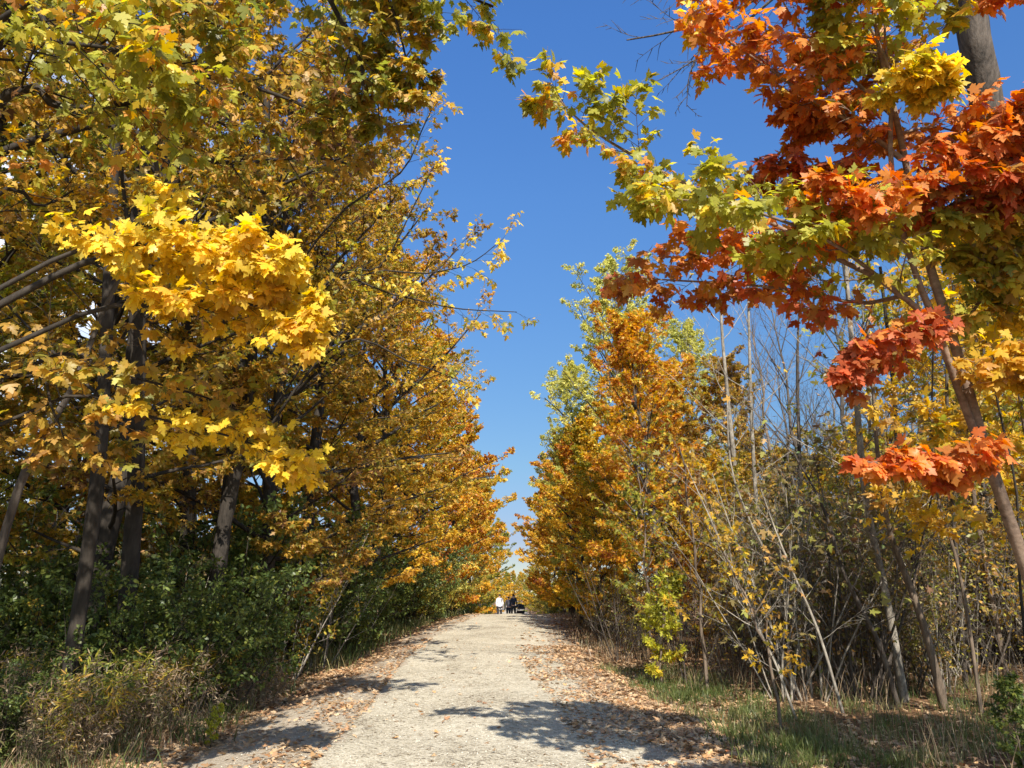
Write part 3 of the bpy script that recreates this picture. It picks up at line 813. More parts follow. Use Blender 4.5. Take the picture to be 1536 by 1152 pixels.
rm.limb([(1350, 300, 4.85), (1290, 310, 4.6), (1230, 300, 4.5)], 0.009, CL3, 'redor', 7, S, label='red-orange leaf spray beside the stems', scale=1.3)
rm.limb([(1425, 500, 5.0), (1370, 510, 4.8), (1310, 530, 4.7), (1270, 555, 4.7)], 0.010, CL3, 'red', 6, S, label='hanging deep red leaf spray', scale=0.8)
rm.limb([(1478, 690, 4.98), (1440, 690, 4.8), (1380, 685, 4.7), (1310, 695, 4.6)], 0.010, CL3, 'redor', 8, S, label='lowest orange-red leaf spray', scale=0.6)
rm.limb([(1430, 510, 5.0), (1480, 440, 4.9), (1540, 390, 4.8), (1600, 340, 4.8)], 0.014, CL, 'olive', 6, S, label='olive and gold leaf spray at the right edge', scale=0.9)
rm.limb([(1440, 590, 4.93), (1500, 560, 4.8), (1570, 560, 4.7)], 0.010, CL3, 'gold', 6, S, label='golden leaf spray right of the stems', scale=1.3)
rm.limb([(1345, 60, 4.8), (1420, -60, 4.7), (1500, -70, 4.6), (1580, -60, 4.6)], 0.012, CL3, 'redor', 5, S, label='orange leaf spray at the top right corner', scale=1.0)
rm.limb([(1345, 180, 4.9), (1330, 90, 4.9), (1325, -20, 4.9), (1320, -120, 4.9)], 0.012, CL3, 'ygreen', 5, S, label='yellow-green leaves along the upper stem', scale=1.0)
rm.limb([(1345, 300, 4.85), (1395, 330, 4.8), (1450, 350, 4.8), (1500, 370, 4.8)], 0.010, CL3, 'olive', 5, S, label='olive leaf spray under the red one', scale=1.0)
rm.limb([(1350, 240, 4.9), (1300, 200, 5.2), (1250, 180, 5.4), (1190, 190, 5.5)], 0.010, CL3, 'redor', 7, S, label='inner orange leaf spray', scale=0.9)
rm.limb([(1345, 100, 4.9), (1290, 80, 5.3), (1240, 90, 5.6)], 0.009, CL3, 'ygreen', 7, S, label='inner yellow-green leaf spray', scale=1.1)
rm.limb([(1350, 200, 4.9), (1400, 190, 5.1), (1450, 200, 5.2), (1500, 190, 5.2)], 0.010, CL3, 'redor', 7, S, label='orange leaf spray right of the stems', scale=1.0)
rm.limb([(1362, 330, 4.85), (1320, 350, 5.2), (1280, 350, 5.4), (1230, 345, 5.5)], 0.009, CL3, 'ygreen', 6, S, label='yellow-green leaf spray near the fork', scale=0.9)
rm.limb([(1368, 290, 5.0), (1450, 330, 4.9), (1520, 420, 4.9), (1560, 470, 4.9)], 0.010, CL3, 'gold', 5, S, label='golden leaf spray low at the right edge', scale=1.0)
rm.finish()

# the old trunk at the top right, bare branches
ot = NearTree('bare_tree', 'thick ridged grey trunk leaning at top right with bare branches', 'tree', at(1660, 1075, 9.5), 302, 'grey')
ot.stem([(1660, 1085, 9.5), (1625, 850, 9.4), (1580, 600, 9.3), (1535, 400, 9.2), (1503, 260, 9.1), (1478, 150, 9.1), (1462, 60, 9.0), (1450, -40, 9.0), (1430, -300, 8.9)], 0.22, 0.15, 24, 20)
ot.T.minr = 0.0065
CB = {2: (9, 34, 0.30, 0.25, 0.4), 1: (4, 40, 0.45, 0.2, 0.4)}
ot.limb([(1455, 20, 9.0), (1400, -30, 9.3), (1300, -45, 9.6), (1180, -20, 9.8), (1100, 15, 10.0), (1020, 45, 10.0), (940, 60, 10.0)], 0.04, CB, None, 0, 0.1, scale=0.9)
ot.limb([(1180, -20, 9.8), (1110, 40, 10.0), (1050, 85, 10.0), (990, 120, 10.0)], 0.022, CB, None, 0, 0.1, scale=1.2)
ot.limb([(1100, 15, 10.0), (1060, 60, 10.0), (1035, 110, 10.0), (1030, 160, 10.0)], 0.018, CB, None, 0, 0.1, scale=1.2)
ot.limb([(1300, -45, 9.6), (1160, -50, 9.6), (1040, -20, 9.7), (960, 0, 9.8)], 0.022, CB, None, 0, 0.1, scale=1.0)
ot.limb([(1478, 150, 9.1), (1420, 110, 9.4), (1380, 130, 9.6), (1340, 110, 9.8), (1280, 60, 10)], 0.035, CB, None, 0, 0.1, scale=0.7)
ot.limb([(1503, 260, 9.1), (1560, 150, 9.2), (1600, 50, 9.3), (1620, -60, 9.4)], 0.05, CB, None, 0, 0.1, scale=0.7)
ot.finish()

# left: maple with the bright yellow sprays
ym = NearTree('maple_tree', 'maple at the left edge with bright yellow sprays of large leaves lit by the sun', 'tree', (-4.6, 4.2, gzf(-4.6, 4.2) - 0.05), 303, 'dark')
b = ym.base
ym.limb([tuple(b), (b.x + 0.05, b.y, b.z + 1.2), (b.x - 0.05, b.y + 0.1, b.z + 2.6), (b.x + 0.05, b.y + 0.2, b.z + 4.2), (b.x - 0.1, b.y + 0.2, b.z + 6.5)], 0.06,
        {2: (8, 55, 0.26, 0.35, 0.7), 1: (5, 50, 0.45, 0.15, 0.7)}, 'amber', 5, 0.10, 2, world=True, n=14, label='amber upper crown')
def from_trunk(nt, h, rest): return [tuple(nt.base + Vector((0, 0.1, h)))] + [tuple(at(*p)) for p in rest]
SY = 0.082
CLY = {2: (18, 54, 0.28, 0.34, 0.65), 1: (7, 50, 0.5, 0.1, 0.55)}
ym.limb(from_trunk(ym, 2.6, [(60, 425, 5.2), (170, 385, 5.2), (290, 375, 5.2), (385, 400, 5.2), (470, 455, 5.2)]), 0.030, CLY, 'yellow', 10, SY, world=True, scale=0.5, label='bright yellow leaf spray', n=14)
ym.limb(from_trunk(ym, 2.7, [(60, 400, 5.0), (150, 375, 4.9), (250, 365, 4.9), (350, 375, 4.9), (420, 400, 4.9)]), 0.020, CLY, 'yellow', 9, SY, world=True, scale=0.42, label='upper bright yellow leaf spray', n=14)
ym.limb(from_trunk(ym, 2.4, [(100, 480, 5.0), (220, 460, 5.0), (330, 450, 5.0), (420, 470, 5.1), (465, 500, 5.1)]), 0.020, CLY, 'yellow', 8, SY, world=True, scale=0.45, label='bright yellow leaf spray hanging lower', n=14)
ym.limb(from_trunk(ym, 2.0, [(60, 540, 5.5), (170, 560, 5.6), (290, 590, 5.8), (370, 620, 6.0)]), 0.018, CL, 'amber', 4, SY, world=True, scale=0.7, label='golden leaf spray in half shade', n=14)
ym.limb(from_trunk(ym, 1.8, [(80, 600, 5.5), (220, 625, 5.5), (330, 650, 5.6), (400, 675, 5.7), (445, 700, 5.7)]), 0.016, CLY, 'yellow', 5, SY * 0.95, world=True, scale=0.5, label='lowest yellow leaf spray', n=14)
ym.limb(from_trunk(ym, 2.2, [(20, 560, 5.2), (80, 620, 5.3), (100, 670, 5.4)]), 0.016, CL3, 'amber', 4, SY, world=True, scale=0.8, label='golden leaf spray at the left edge', n=10)
ym.finish()

# left: big maple whose canopy hangs over the top left
tm = NearTree('maple_tree', 'large maple overhanging the top left with dark limbs and olive, amber and green leaves', 'tree', (-6.6, 6.3, gzf(-6.6, 6.3) - 0.05), 304, 'dark')
b = tm.base
tm.T.tube(catmull([Vector(p) for p in ((0, 0, 0), (0.1, 0, 2), (0, 0.1, 4.5), (-0.1, 0.2, 7), (0, 0.2, 9.5), (0.1, 0, 13))], 16), 0.21, 0.05, 12)
def ft(h, rest): return from_trunk(tm, h, rest)
SG = 0.09
tm.limb(ft(4.0, [(0, 150, 6.4), (90, 162, 6.5), (165, 160, 6.6), (260, 150, 6.8), (340, 190, 7)]), 0.05, CL, 'olive', 6, SG, world=True, scale=0.6, n=14, tpl=2)
tm.limb(ft(4.6, [(0, 60, 6.0), (110, 65, 6.0), (210, 90, 6.2), (300, 112, 6.4), (410, 140, 6.6), (500, 180, 6.8)]), 0.045, CL, 'amber', 6, SG, world=True, scale=0.55, n=16, tpl=2)
tm.limb(ft(4.4, [(0, 30, 5.2), (80, 60, 5.0), (150, 70, 4.9), (200, 80, 4.9)]), 0.03, CL3, 'ygreen', 8, SG, world=True, scale=0.6, n=12, label='bright green leaf spray at top left')
tm.limb(ft(5.4, [(0, -60, 5.6), (130, -30, 5.6), (240, 0, 5.7), (330, 40, 5.8)]), 0.04, CL, 'olive', 7, SG, world=True, scale=0.6, n=14)
tm.limb(ft(5.0, [(120, 190, 7.2), (260, 230, 7.4), (360, 245, 7.6), (460, 235, 7.8), (540, 250, 8)]), 0.045, CL, 'amber', 7, SG, world=True, scale=0.6, n=14, tpl=2)
tm.limb(ft(6.5, [(0, -150, 6.6), (180, -150, 6.7), (340, -120, 6.8), (460, -50, 6.9), (505, 20, 6.9), (540, 90, 6.9), (545, 140, 6.9)]), 0.05, CL, 'olive', 8, SG, world=True, scale=0.55, n=18, label='dark green leaves hanging at top centre')
tm.limb(ft(6.8, [(200, -180, 6.7), (400, -150, 6.7), (540, -80, 6.6), (640, -30, 6.6), (740, 10, 6.6)]), 0.045, CL, 'ygreen', 7.5, SG, world=True, scale=0.45, n=16, label='green leaf spray hanging at the top against the sky')
tm.limb([tuple(at(540, -80, 6.6)), tuple(at(580, -10, 6.7)), tuple(at(605, 70, 6.8)), tuple(at(620, 150, 6.8))], 0.02, CL3, 'olive', 10, SG, world=True, scale=0.8, n=12, label='hanging olive green spray at the sky edge')
tm.limb([tuple(at(460, -50, 6.9)), tuple(at(520, 40, 7.1)), tuple(at(560, 110, 7.2)), tuple(at(570, 190, 7.2))], 0.02, CL3, 'olive', 7, SG, world=True, scale=0.8, n=12, label='shaded green spray')
tm.limb(ft(7.4, [(0, -300, 7.6), (200, -260, 8), (420, -200, 8.4), (560, -120, 8.6)]), 0.06, CL, 'amber', 8, SG, world=True, scale=0.8, n=14, tpl=2)
tm.limb(ft(3.2, [(-20, 300, 6.6), (60, 310, 7), (120, 280, 7.4)]), 0.03, CL3, 'gold', 5, SG, world=True, scale=0.8, n=10, tpl=2)
tm.finish()

# dark trunks of the left woods
def trunk_tree(label, pts, r0, r1, seed, bark='dark', leafm='amber', name='maple_tree', per=5, nl=8, cfg=None):
    base = at(*pts[0]); base.z = gzf(base.x, base.y) - 0.1
    if name == 'sapling': r0 *= 0.85; r1 *= 0.85
    nt = NearTree(name, label, 'tree', base, seed, bark)
    c = nt.px(pts); c[0] = Vector((0, 0, 0))
    c = catmull(c, 18); nt.T.tube(c, r0, r1, 12)
    L0 = (c[-1] - c[0]).length
    az = nt.T.r.random() * 6
    for i in range(nl):
        f = (0.25 if name == 'sapling' else 0.45) + (0.75 if name == 'sapling' else 0.55) * (i + 0.5) / nl; k = int(f * 17)
        az += 2.4; a = R(70 - 35 * f)
        d = Vector((math.cos(az) * math.sin(a), math.sin(az) * math.sin(a), math.cos(a)))
        L = L0 * 0.28 * (1.2 - 0.5 * f)
        lp = nt.T.walk(c[k], d, L, 7, 0.16, 0.03)
        nt.T.tube(lp, r1 * 0.5, r1 * 0.12, 5)
        nt.T.ram(lp, L, r1 * 0.4, 2, cfg or CFG_MF, nt.T.r.random())
    if per: nt.T.crown_mesh('crown', M[leafm], nt.root, per, 0.125, 2)
    nt.finish()
    return nt
trunk_tree('dark upright trunk nearest the left edge, its foot in green shrubs', [(115, 960, 9), (125, 880, 9), (145, 740, 9), (155, 600, 9), (165, 400, 9.2), (175, 150, 9.4), (180, -100, 9.6)], 0.10, 0.05, 311)
trunk_tree('thick dark trunk in the left woods rising behind the bright yellow spray', [(196, 930, 10.5), (198, 820, 10.5), (205, 690, 10.5), (208, 500, 10.5), (200, 380, 10.5), (215, 260, 10.5), (222, 150, 10.5), (250, -50, 10.7)], 0.125, 0.07, 312, 'dark', 'olive')
trunk_tree('slim dark leaning trunk under the golden canopy, left woods', [(318, 930, 13), (335, 800, 13), (355, 700, 13), (375, 560, 13), (395, 350, 13), (400, 150, 13)], 0.15, 0.06, 313, 'dark', 'amber')
trunk_tree('dark trunk standing far back in the left woods', [(275, 920, 15), (282, 800, 15), (285, 660, 15), (280, 480, 15), (265, 300, 15), (262, 150, 15)], 0.15, 0.07, 314, 'dark', 'amber')
trunk_tree('pale dead stem leaning to the right at the far left', [(-30, 900, 7.5), (10, 790, 7.5), (60, 665, 7.5), (110, 580, 7.5), (150, 480, 7.6), (210, 350, 7.7), (265, 240, 7.8)], 0.05, 0.012, 315, 'grey', 'brown', 'dead_tree', 0, 5, CFG_S2)

rt = NearTree('maple_tree', 'maple on the left whose long bare twigs reach out against the blue sky', 'tree', (-5.2, 13.2, gzf(-5.2, 13.2) - 0.05), 316, 'dark')
rt.T.tube(catmull([Vector(p) for p in ((0, 0, 0), (0.1, 0, 2.5), (0.05, 0.1, 5), (0.2, 0, 8), (0.1, 0, 11.5))], 16), 0.15, 0.03, 12)
CT = {2: (12, 40, 0.28, 0.25, 0.5), 1: (4, 42, 0.5, 0.2, 0.5)}
for h_, pts_, r_, lm_, pr_ in [(4.6, [(480, 430, 13), (590, 442, 12.7), (680, 462, 12.4), (775, 468, 12.2)], 0.026, 'gold', 4), (5.2, [(500, 420, 13), (570, 400, 12.8), (620, 310, 12.6), (650, 250, 12.5)], 0.026, 'gold', 4.0),
                      (5.0, [(520, 425, 13), (640, 410, 12.6), (705, 395, 12.4), (755, 358, 12.2)], 0.022, 'yellow', 4), (6.2, [(500, 330, 13), (600, 260, 12.7), (635, 190, 12.5), (655, 150, 12.4)], 0.024, 'gold', 5),
                      (3.4, [(500, 520, 13), (620, 545, 12.7), (700, 575, 12.4)], 0.03, 'gold', 3), (7.4, [(480, 200, 13), (580, 120, 12.7), (640, 40, 12.5)], 0.04, 'gold', 4)]:
    rt.limb(from_trunk(rt, h_, pts_), r_, CT, lm_, pr_, 0.10, 2, world=True, scale=0.5, n=14)
rt.finish()

# stems of the right thicket that the photograph lets one tell apart
def back(pts, k=1.28): return [(a, b, c * k) for a, b, c in pts]
CFG_P = {2: (8, 40, 0.36, 0.2, 0.3), 1: (4, 40, 0.45, 0.2, 0.3)}
def pole(label, pts, r0, r1, seed, bark='pale', leafm='brown', per=0.5, nl=5, name='sapling'):
    return trunk_tree(label, back(pts) if pts[0][2] < 15 else pts, r0, r1, seed, bark, leafm, name, per * (0.5 if per < 2 else 0.8), nl + 6, CFG_P)
pole('pale grey trunk, tallest of the right thicket, under the deep red spray', [(1352, 1015, 9), (1330, 900, 9), (1300, 760, 9), (1288, 640, 9), (1278, 520, 9), (1270, 420, 9), (1262, 280, 9)], 0.075, 0.03, 321)
pole('crooked brown trunk right of the pale grey one', [(1415, 1050, 8.3), (1392, 960, 8.3), (1365, 880, 8.3), (1335, 800, 8.3), (1318, 700, 8.3), (1310, 590, 8.4), (1300, 480, 8.5)], 0.075, 0.02, 322, 'brown')
pole('dark straight trunk behind the crooked brown one', [(1398, 960, 10.5), (1380, 880, 10.5), (1362, 790, 10.5), (1348, 700, 10.5), (1340, 580, 10.5), (1320, 400, 10.5)], 0.085, 0.03, 323, 'dark')
pole('bent mottled stem leaning left, left of the pale grey trunk', [(1345, 1030, 8.6), (1318, 965, 8.6), (1290, 910, 8.6), (1262, 850, 8.6), (1245, 790, 8.7), (1225, 740, 8.8), (1190, 680, 9)], 0.05, 0.014, 324, 'grey', 'brown')
pole('thin pale stem leaning left in the right thicket', [(1262, 1030, 8.2), (1235, 970, 8.2), (1212, 910, 8.2), (1190, 860, 8.2), (1165, 800, 8.3), (1140, 730, 8.4)], 0.028, 0.010, 325)
pole('fallen-looking pale stick leaning steeply near the grass', [(1195, 1048, 7.9), (1165, 1000, 7.9), (1140, 950, 7.9), (1120, 905, 8.0), (1085, 820, 8.2)], 0.022, 0.010, 326, 'pale', 'brown', 0.2, 3)
pole('slim pale stem with knobbly bend left of centre in the right thicket', [(1215, 1000, 10), (1190, 930, 10), (1175, 870, 10), (1150, 830, 10), (1120, 770, 10.1), (1095, 690, 10.2), (1090, 560, 10.4)], 0.04, 0.012, 327, 'pale', 'brown')
pole('tall thin straight pole rising against the sky beside the orange maple', [(1128, 940, 18), (1115, 820, 18), (1102, 700, 18), (1092, 600, 18), (1083, 500, 18), (1080, 420, 18)], 0.09, 0.03, 328, 'pale', 'gold', 0.2)
pole('second tall pale pole against the sky, right of the first', [(1150, 930, 19), (1138, 800, 19), (1128, 650, 19), (1124, 520, 19), (1122, 430, 19)], 0.08, 0.03, 329, 'pale', 'brown', 0.1)
pole('third tall pale pole against the sky, left of the deep red spray', [(1212, 930, 16), (1204, 800, 16), (1198, 650, 16), (1196, 540, 16), (1200, 430, 16)], 0.07, 0.022, 330, 'grey', 'brown', 0.1)
pole('thin stem in the thicket just left of the leaning maple', [(1462, 1010, 8), (1452, 930, 8), (1432, 830, 8), (1405, 740, 8), (1398, 640, 8), (1400, 500, 8.1)], 0.032, 0.012, 331, 'brown', 'gold', 1.5)
pole('dark thin stem curving between the leaning maple and the right edge', [(1536, 1010, 6.5), (1530, 880, 6.5), (1525, 740, 6.5), (1500, 620, 6.5), (1480, 500, 6.5), (1500, 380, 6.5), (1510, 300, 6.5)], 0.02, 0.008, 332, 'dark', 'gold', 2)
pole('pair-like light stem behind the pale grey trunk', [(1330, 930, 11), (1318, 830, 11), (1308, 700, 11), (1300, 560, 11), (1292, 440, 11)], 0.05, 0.02, 333, 'pale', 'ygreen', 1.2)
pole('leaning brown sapling with golden leaves at the right edge', [(1500, 960, 10), (1480, 860, 10), (1460, 740, 10), (1450, 600, 10), (1440, 450, 10), (1450, 330, 10)], 0.06, 0.02, 334, 'brown', 'gold', 5, 8)
pole('olive-leaved sapling standing behind the golden one at right', [(1420, 930, 12), (1410, 800, 12), (1395, 650, 12), (1380, 500, 12), (1370, 330, 12)], 0.06, 0.02, 335, 'grey', 'ygreen', 5, 8)

pole('golden-leaved young maple filling the right edge of the view', [(1575, 1010, 7), (1560, 880, 7), (1555, 740, 7), (1530, 600, 7), (1520, 450, 7), (1515, 340, 7)], 0.04, 0.015, 336, 'brown', 'gold', 7, 10)
pole('yellow-leaved young maple between the leaning maple and the pale grey trunk', [(1440, 985, 9.5), (1436, 860, 9.5), (1425, 700, 9.5), (1420, 560, 9.5), (1430, 430, 9.5), (1440, 350, 9.5)], 0.05, 0.015, 337, 'grey', 'gold', 6, 9)
# ------------------------------------------------------------------ rows of trees
ORD = ['first', 'second', 'third', 'fourth', 'fifth', 'sixth', 'seventh', 'eighth', 'ninth', 'tenth', 'eleventh', 'twelfth', 'thirteenth', 'fourteenth', 'fifteenth', 'sixteenth', 'seventeenth', 'eighteenth']
left_row = [  # x, y, key, scale, leaves, look
    (-6.2, 11.5, 'mA', 1.05, 'amber', 'amber-leaved'), (-4.9, 15.0, 'mB', 1.05, 'amber', 'amber-leaved'), (-5.1, 18.5, 'mA', 1.05, 'amber', 'amber-leaved'),
    (-4.7, 22.5, 'mB', 1.1, 'gold', 'golden'), (-4.9, 27.0, 'mA', 1.05, 'orange', 'orange-leaved'), (-4.9, 32.0, 'mC', 1.05, 'gold', 'thin golden'),
    (-4.4, 36.5, 'fA', 1.0, 'orange', 'orange-leaved'), (-3.9, 42.0, 'fB', 1.25, 'orange', 'orange-leaved'), (-4.0, 48.5, 'fA', 0.98, 'gold', 'golden'),
    (-3.5, 56.0, 'fB', 1.2, 'orange', 'orange-leaved'), (-3.7, 65.0, 'fA', 0.95, 'olive', 'olive-leaved'), (-3.3, 76.0, 'fB', 1.25, 'gold', 'golden'),
    (-3.0, 90.0, 'fA', 0.9, 'olive', 'olive-leaved')]
for i, (x, y, k, s, lm, look) in enumerate(left_row):
    put(k, x, y, rng.random() * 6.28, s, None, lm, None, '%s %s in the row left of the path, %s from the viewer' % (look, 'hickory' if k == 'mC' else 'maple', ORD[i]), 'maples lining the left side')
back_l = [(-9.5, 9, 'mB', 1.1, 'olive'), (-10.5, 13, 'mA', 1.1, 'amber'), (-9.8, 17, 'mB', 1.15, 'olive'), (-9.8, 22, 'mA', 1.1, 'amber'), (-9.5, 28, 'fA', 1.1, 'olive'),
          (-14, 12, 'fA', 1.1, 'olive'), (-15, 17.5, 'fA', 1.15, 'olive'), (-14.5, 24, 'fA', 1.2, 'amber'), (-9.5, 35, 'fA', 1.15, 'gold'), (-9.5, 44, 'fA', 1.1, 'gold'),
          (-14, 32, 'fA', 1.2, 'amber'), (-20, 18, 'fA', 1.1, 'olive'), (-20, 28, 'fA', 1.2, 'amber'), (-9.5, 56, 'fA', 1.1, 'orange'), (-10, 72, 'fA', 1.1, 'gold'), (-18, 42, 'fA', 1.2, 'gold')]
for x, y, k, s, lm in back_l:
    put(k, x, y, rng.random() * 6.28, s, None, lm, None, 'maple deep in the dim left woods', 'maples deep in the left woods')
right_row = [
    (3.9, 20.5, 'sM', 1.05, 'orange', 'tall orange-crowned maple in front of the pale green cottonwood'),
    (5.3, 23.5, 'sM', 0.95, 'orange', 'orange maple just right of the tallest orange one'),
    (3.1, 27.0, 'fB', 0.70, 'gold', 'low golden maple at the right verge behind the orange crowns'),
    (2.9, 31.5, 'fB', 0.72, 'orange', 'short orange maple closest to the path on the right'),
    (4.6, 29.5, 'fB', 0.9, 'amber', 'amber maple behind the tall orange-crowned one'),
    (3.0, 38.0, 'fB', 0.85, 'gold', 'golden maple near the crest on the right'),
    (3.4, 45.0, 'fB', 1.0, 'orange', 'orange maple just beyond the crest on the right'),
    (3.6, 53.0, 'fA', 0.8, 'gold', 'golden maple beyond the crest, right of the walkers'),
    (3.9, 62.0, 'fB', 1.1, 'orange', 'orange maple well beyond the crest on the right'),
    (4.2, 74.0, 'fA', 0.8, 'amber', 'amber maple far down the right side of the path'),
    (4.3, 90.0, 'fB', 1.1, 'gold', 'farthest golden maple on the right side of the path')]
for x, y, k, s, lm, lab in right_row:
    put(k, x, y, rng.random() * 6.28, s, None, lm, None, lab, 'maples lining the right side')
put('cW', 5.0, 33.0, 0.6, 0.99, None, 'pale', None, 'tall pale green cottonwood rising above the orange maples on the right')
put('cW', 3.6, 41.0, 2.6, 0.82, None, 'pale', None, 'smaller pale green cottonwood leaning over the path side, left of the tall one')
put('cW', 9.5, 38.0, 4.0, 0.88, None, 'pale', None, 'pale green cottonwood at the right, partly behind bare poles')
for i, (x, y, k, s, lm) in enumerate([(9, 27, 'sM', 0.75, 'brown'), (8.0, 32, 'fB', 0.75, 'amber'), (13, 36, 'fB', 0.7, 'brown'), (12, 26, 'fB', 0.62, 'gold'), (16, 30, 'fB', 0.68, 'amber'),
                         (20, 34, 'fB', 0.75, 'gold'), (12, 48, 'fA', 0.8, 'gold'), (18, 46, 'fA', 0.7, 'brown'), (25, 42, 'fA', 0.75, 'amber'), (9, 60, 'fA', 1.0, 'gold')]):
    put(k, x, y, rng.random() * 6.28, s, None, lm, None, 'small maple deep in the right woods', 'small maples deep in the right woods')
for i, (x, y, k, s, lm) in enumerate([(10.2, 15.5, 'sM', 0.85, 'gold'), (12.6, 18.5, 'sM', 0.9, 'olive'), (8.6, 20.0, 'sM', 0.55, 'brown')]):
    put(k, x, y, rng.random() * 6.28, s, None, lm, None, ['golden maple behind the thicket at the far right', 'olive-green maple behind the thicket at the far right, the taller one', 'low brown maple in the middle of the right thicket'][i])

put('sM', 2.9, 25.0, 1.0, 0.62, None, 'gold', None, 'small golden maple at the right verge in front of the orange one')
put('sM', 4.9, 18.0, 2.0, 0.52, None, 'gold', None, 'low gold and orange maple left of the bare thicket')
put('sM', 6.6, 22.0, 5.0, 0.9, None, 'amber', None, 'amber maple on the right flank of the orange ones')
# bare trees in the right woods
r2 = random.Random(77)
for i in range(64):
    y = r2.uniform(14, 46); x = r2.uniform(0.24, 0.72) * y + r2.uniform(0, 2) + 1.5
    k = r2.choice(('bT', 'bU'))
    put(k, x, y, r2.random() * 6.28, r2.uniform(0.7, 1.12), None, None, r2.choice(('pale', 'grey', 'brown')), 'bare grey tree with thin upright twigs in the right woods', 'bare trees in the right woods')
for i in range(60):
    y = r2.uniform(44, 85); x = r2.uniform(0.2, 0.8) * y
    put('bT', x, y, r2.random() * 6.28, r2.uniform(1.0, 1.5), None, None, 'grey', 'distant bare grey tree behind the right woods', 'distant bare trees')

# understorey
for i in range(125):
    y = r2.uniform(12.2, 27); x = (0.22 + 0.5 * r2.random()) * y + 1.2
    put(r2.choice(('bA', 'tB', 'tA', 'bB', 'tB', 'bB')), x, y, r2.random() * 6.28, r2.uniform(0.7, 1.3), None, r2.choice(('brown', 'olive', 'green', 'brown', 'amber')), r2.choice(('brown', 'pale', 'grey')), 'tangled thin-stemmed shrub in the right thicket', 'tangled shrubs of the right thicket')
for i in range(22):
    y = 10 + 34 * r2.random(); x = float(path_c(y)) + r2.uniform(3.4, 4.6)
    put(r2.choice(('bB', 'tA', 'sq', 'bA')), x, y, r2.random() * 6.28, r2.uniform(0.5, 0.85), None, None, None, 'low brown brush on the right verge of the path', 'brush on the right verge')
for i in range(14):
    y = r2.uniform(12, 30); x = float(path_c(y)) + r2.uniform(4, 9)
    put(r2.choice(('sp', 'sq')), x, y, r2.random() * 6.28, r2.uniform(0.7, 1.1), None, r2.choice(('gold', 'olive', 'brown', 'olive')), None, 'sapling with scattered autumn leaves in the right thicket', 'maple saplings of the right thicket')
for i in range(22):
    y = r2.uniform(17, 50); x = r2.uniform(7, 9) + 0.35 * y * r2.random()
    put(r2.choice(('bB', 'gA', 'bA')), x, y, r2.random() * 6.28, r2.uniform(0.9, 1.3), None, r2.choice(('brown', 'olive', 'brown')), None, 'dull leaved shrub in the background of the right woods', 'background shrubs of the right woods')
for i in range(36):
    y = 14 + 32 * r2.random(); x = float(path_c(y)) - r2.uniform(3.8, 5.4) - 0.6 * (y < 20)
    put(r2.choice(('gA', 'gB', 'gA')), x, y, r2.random() * 6.28, r2.uniform(0.8, 1.4), None, ('green' if y < 19 else r2.choice(('olive', 'green', 'pale', 'olive'))), None, 'dense shrub along the left verge of the path', 'shrubs on the left verge')
for i in range(26):
    y = 8 + 18 * r2.random(); x = -r2.uniform(6.0, 12.5)
    put(r2.choice(('gA', 'gB', 'bB')), x, y, r2.random() * 6.28, r2.uniform(0.8, 1.25), None, 'green', None, 'dark green shrub in the shade of the left woods', 'shrubs in the left woods')
for i in range(22):
    y = 5.5 + 9 * r2.random(); x = -3.9 - r2.random() * 3.2 - (y < 8) * 0.6
    put('wA', x, y, r2.random() * 6.28, r2.uniform(0.6, 1.1), None, None, None, 'dry brown weed clump on the left bank', 'dry weeds on the left bank')
for i in range(16):
    y = 45 + 60 * r2.random(); x = float(path_c(y)) + r2.choice((-1, 1)) * r2.uniform(3.3, 5.5)
    put('gB', x, y, r2.random() * 6.28, r2.uniform(1.0, 1.5), None, r2.choice(('olive', 'green')), None, 'green bush beyond the crest of the path', 'bushes beyond the crest')
for i, (px_, d_) in enumerate([(40, 11), (120, 12.5), (180, 11.4), (260, 12.4), (330, 12.0), (390, 13.4), (300, 14.5), (450, 15), (90, 14), (0, 12.5), (-60, 11), (500, 17), (220, 15), (420, 17), (530, 19.5), (550, 22), (470, 20), (350, 17)]):
    p_ = at(px_, 1000, d_)
    put(('gA', 'gA', 'gB', 'bB')[i % 4], p_.x - 0.3, p_.y, r2.random() * 6.28, r2.uniform(0.8, 1.15), None, ('green', 'green', 'olive', 'brown', 'green')[i % 5], None, 'leafy shrub at the foot of the left trunks', 'shrubs under the left trunks')
for px_, d_, s_ in ((50, 10, 0.75), (165, 9.8, 0.7), (240, 10.4, 0.8), (110, 9.4, 0.55), (330, 11, 0.8)):
    p_ = at(px_, 1000, d_)
    put('gA', p_.x, p_.y, r2.random() * 6.28, s_, None, 'green', None, 'leafy shrub in front of the dark left trunks', 'shrubs in front of the left trunks')
for i in range(60):
    d_ = r2.uniform(7.6, 13.5); px_ = r2.uniform(-60, 420 - (13 - d_) * 45)
    p_ = at(px_, 1000, d_)
    k_ = ('wA', 'gB', 'wG', 'wA', 'tA', 'wG', 'wA')[i % 7]
    put(k_, p_.x - 0.2, p_.y, r2.random() * 6.28, r2.uniform(0.7, 1.15) * {'tA': 0.55, 'gB': 0.5}.get(k_, 1), None, {'gB': 'green', 'wG': 'olive'}.get(k_), None, {'gB': 'low green bush', 'wA': 'dry brown weed clump', 'tA': 'leafless brush of thin stems', 'wG': 'green leafy weed clump'}[k_] + ' on the left bank', 'weeds on the left bank')
put('ls', 2.75, 14.6, 0.4, 0.85, None, 'lime', None, 'bright lime green maple sapling at the right verge, lit by the sun')
put('ls', -3.6, 9.6, 0.4, 0.2, None, 'lime', None, 'tiny yellow-leaved seedling beside the bare patch on the left')
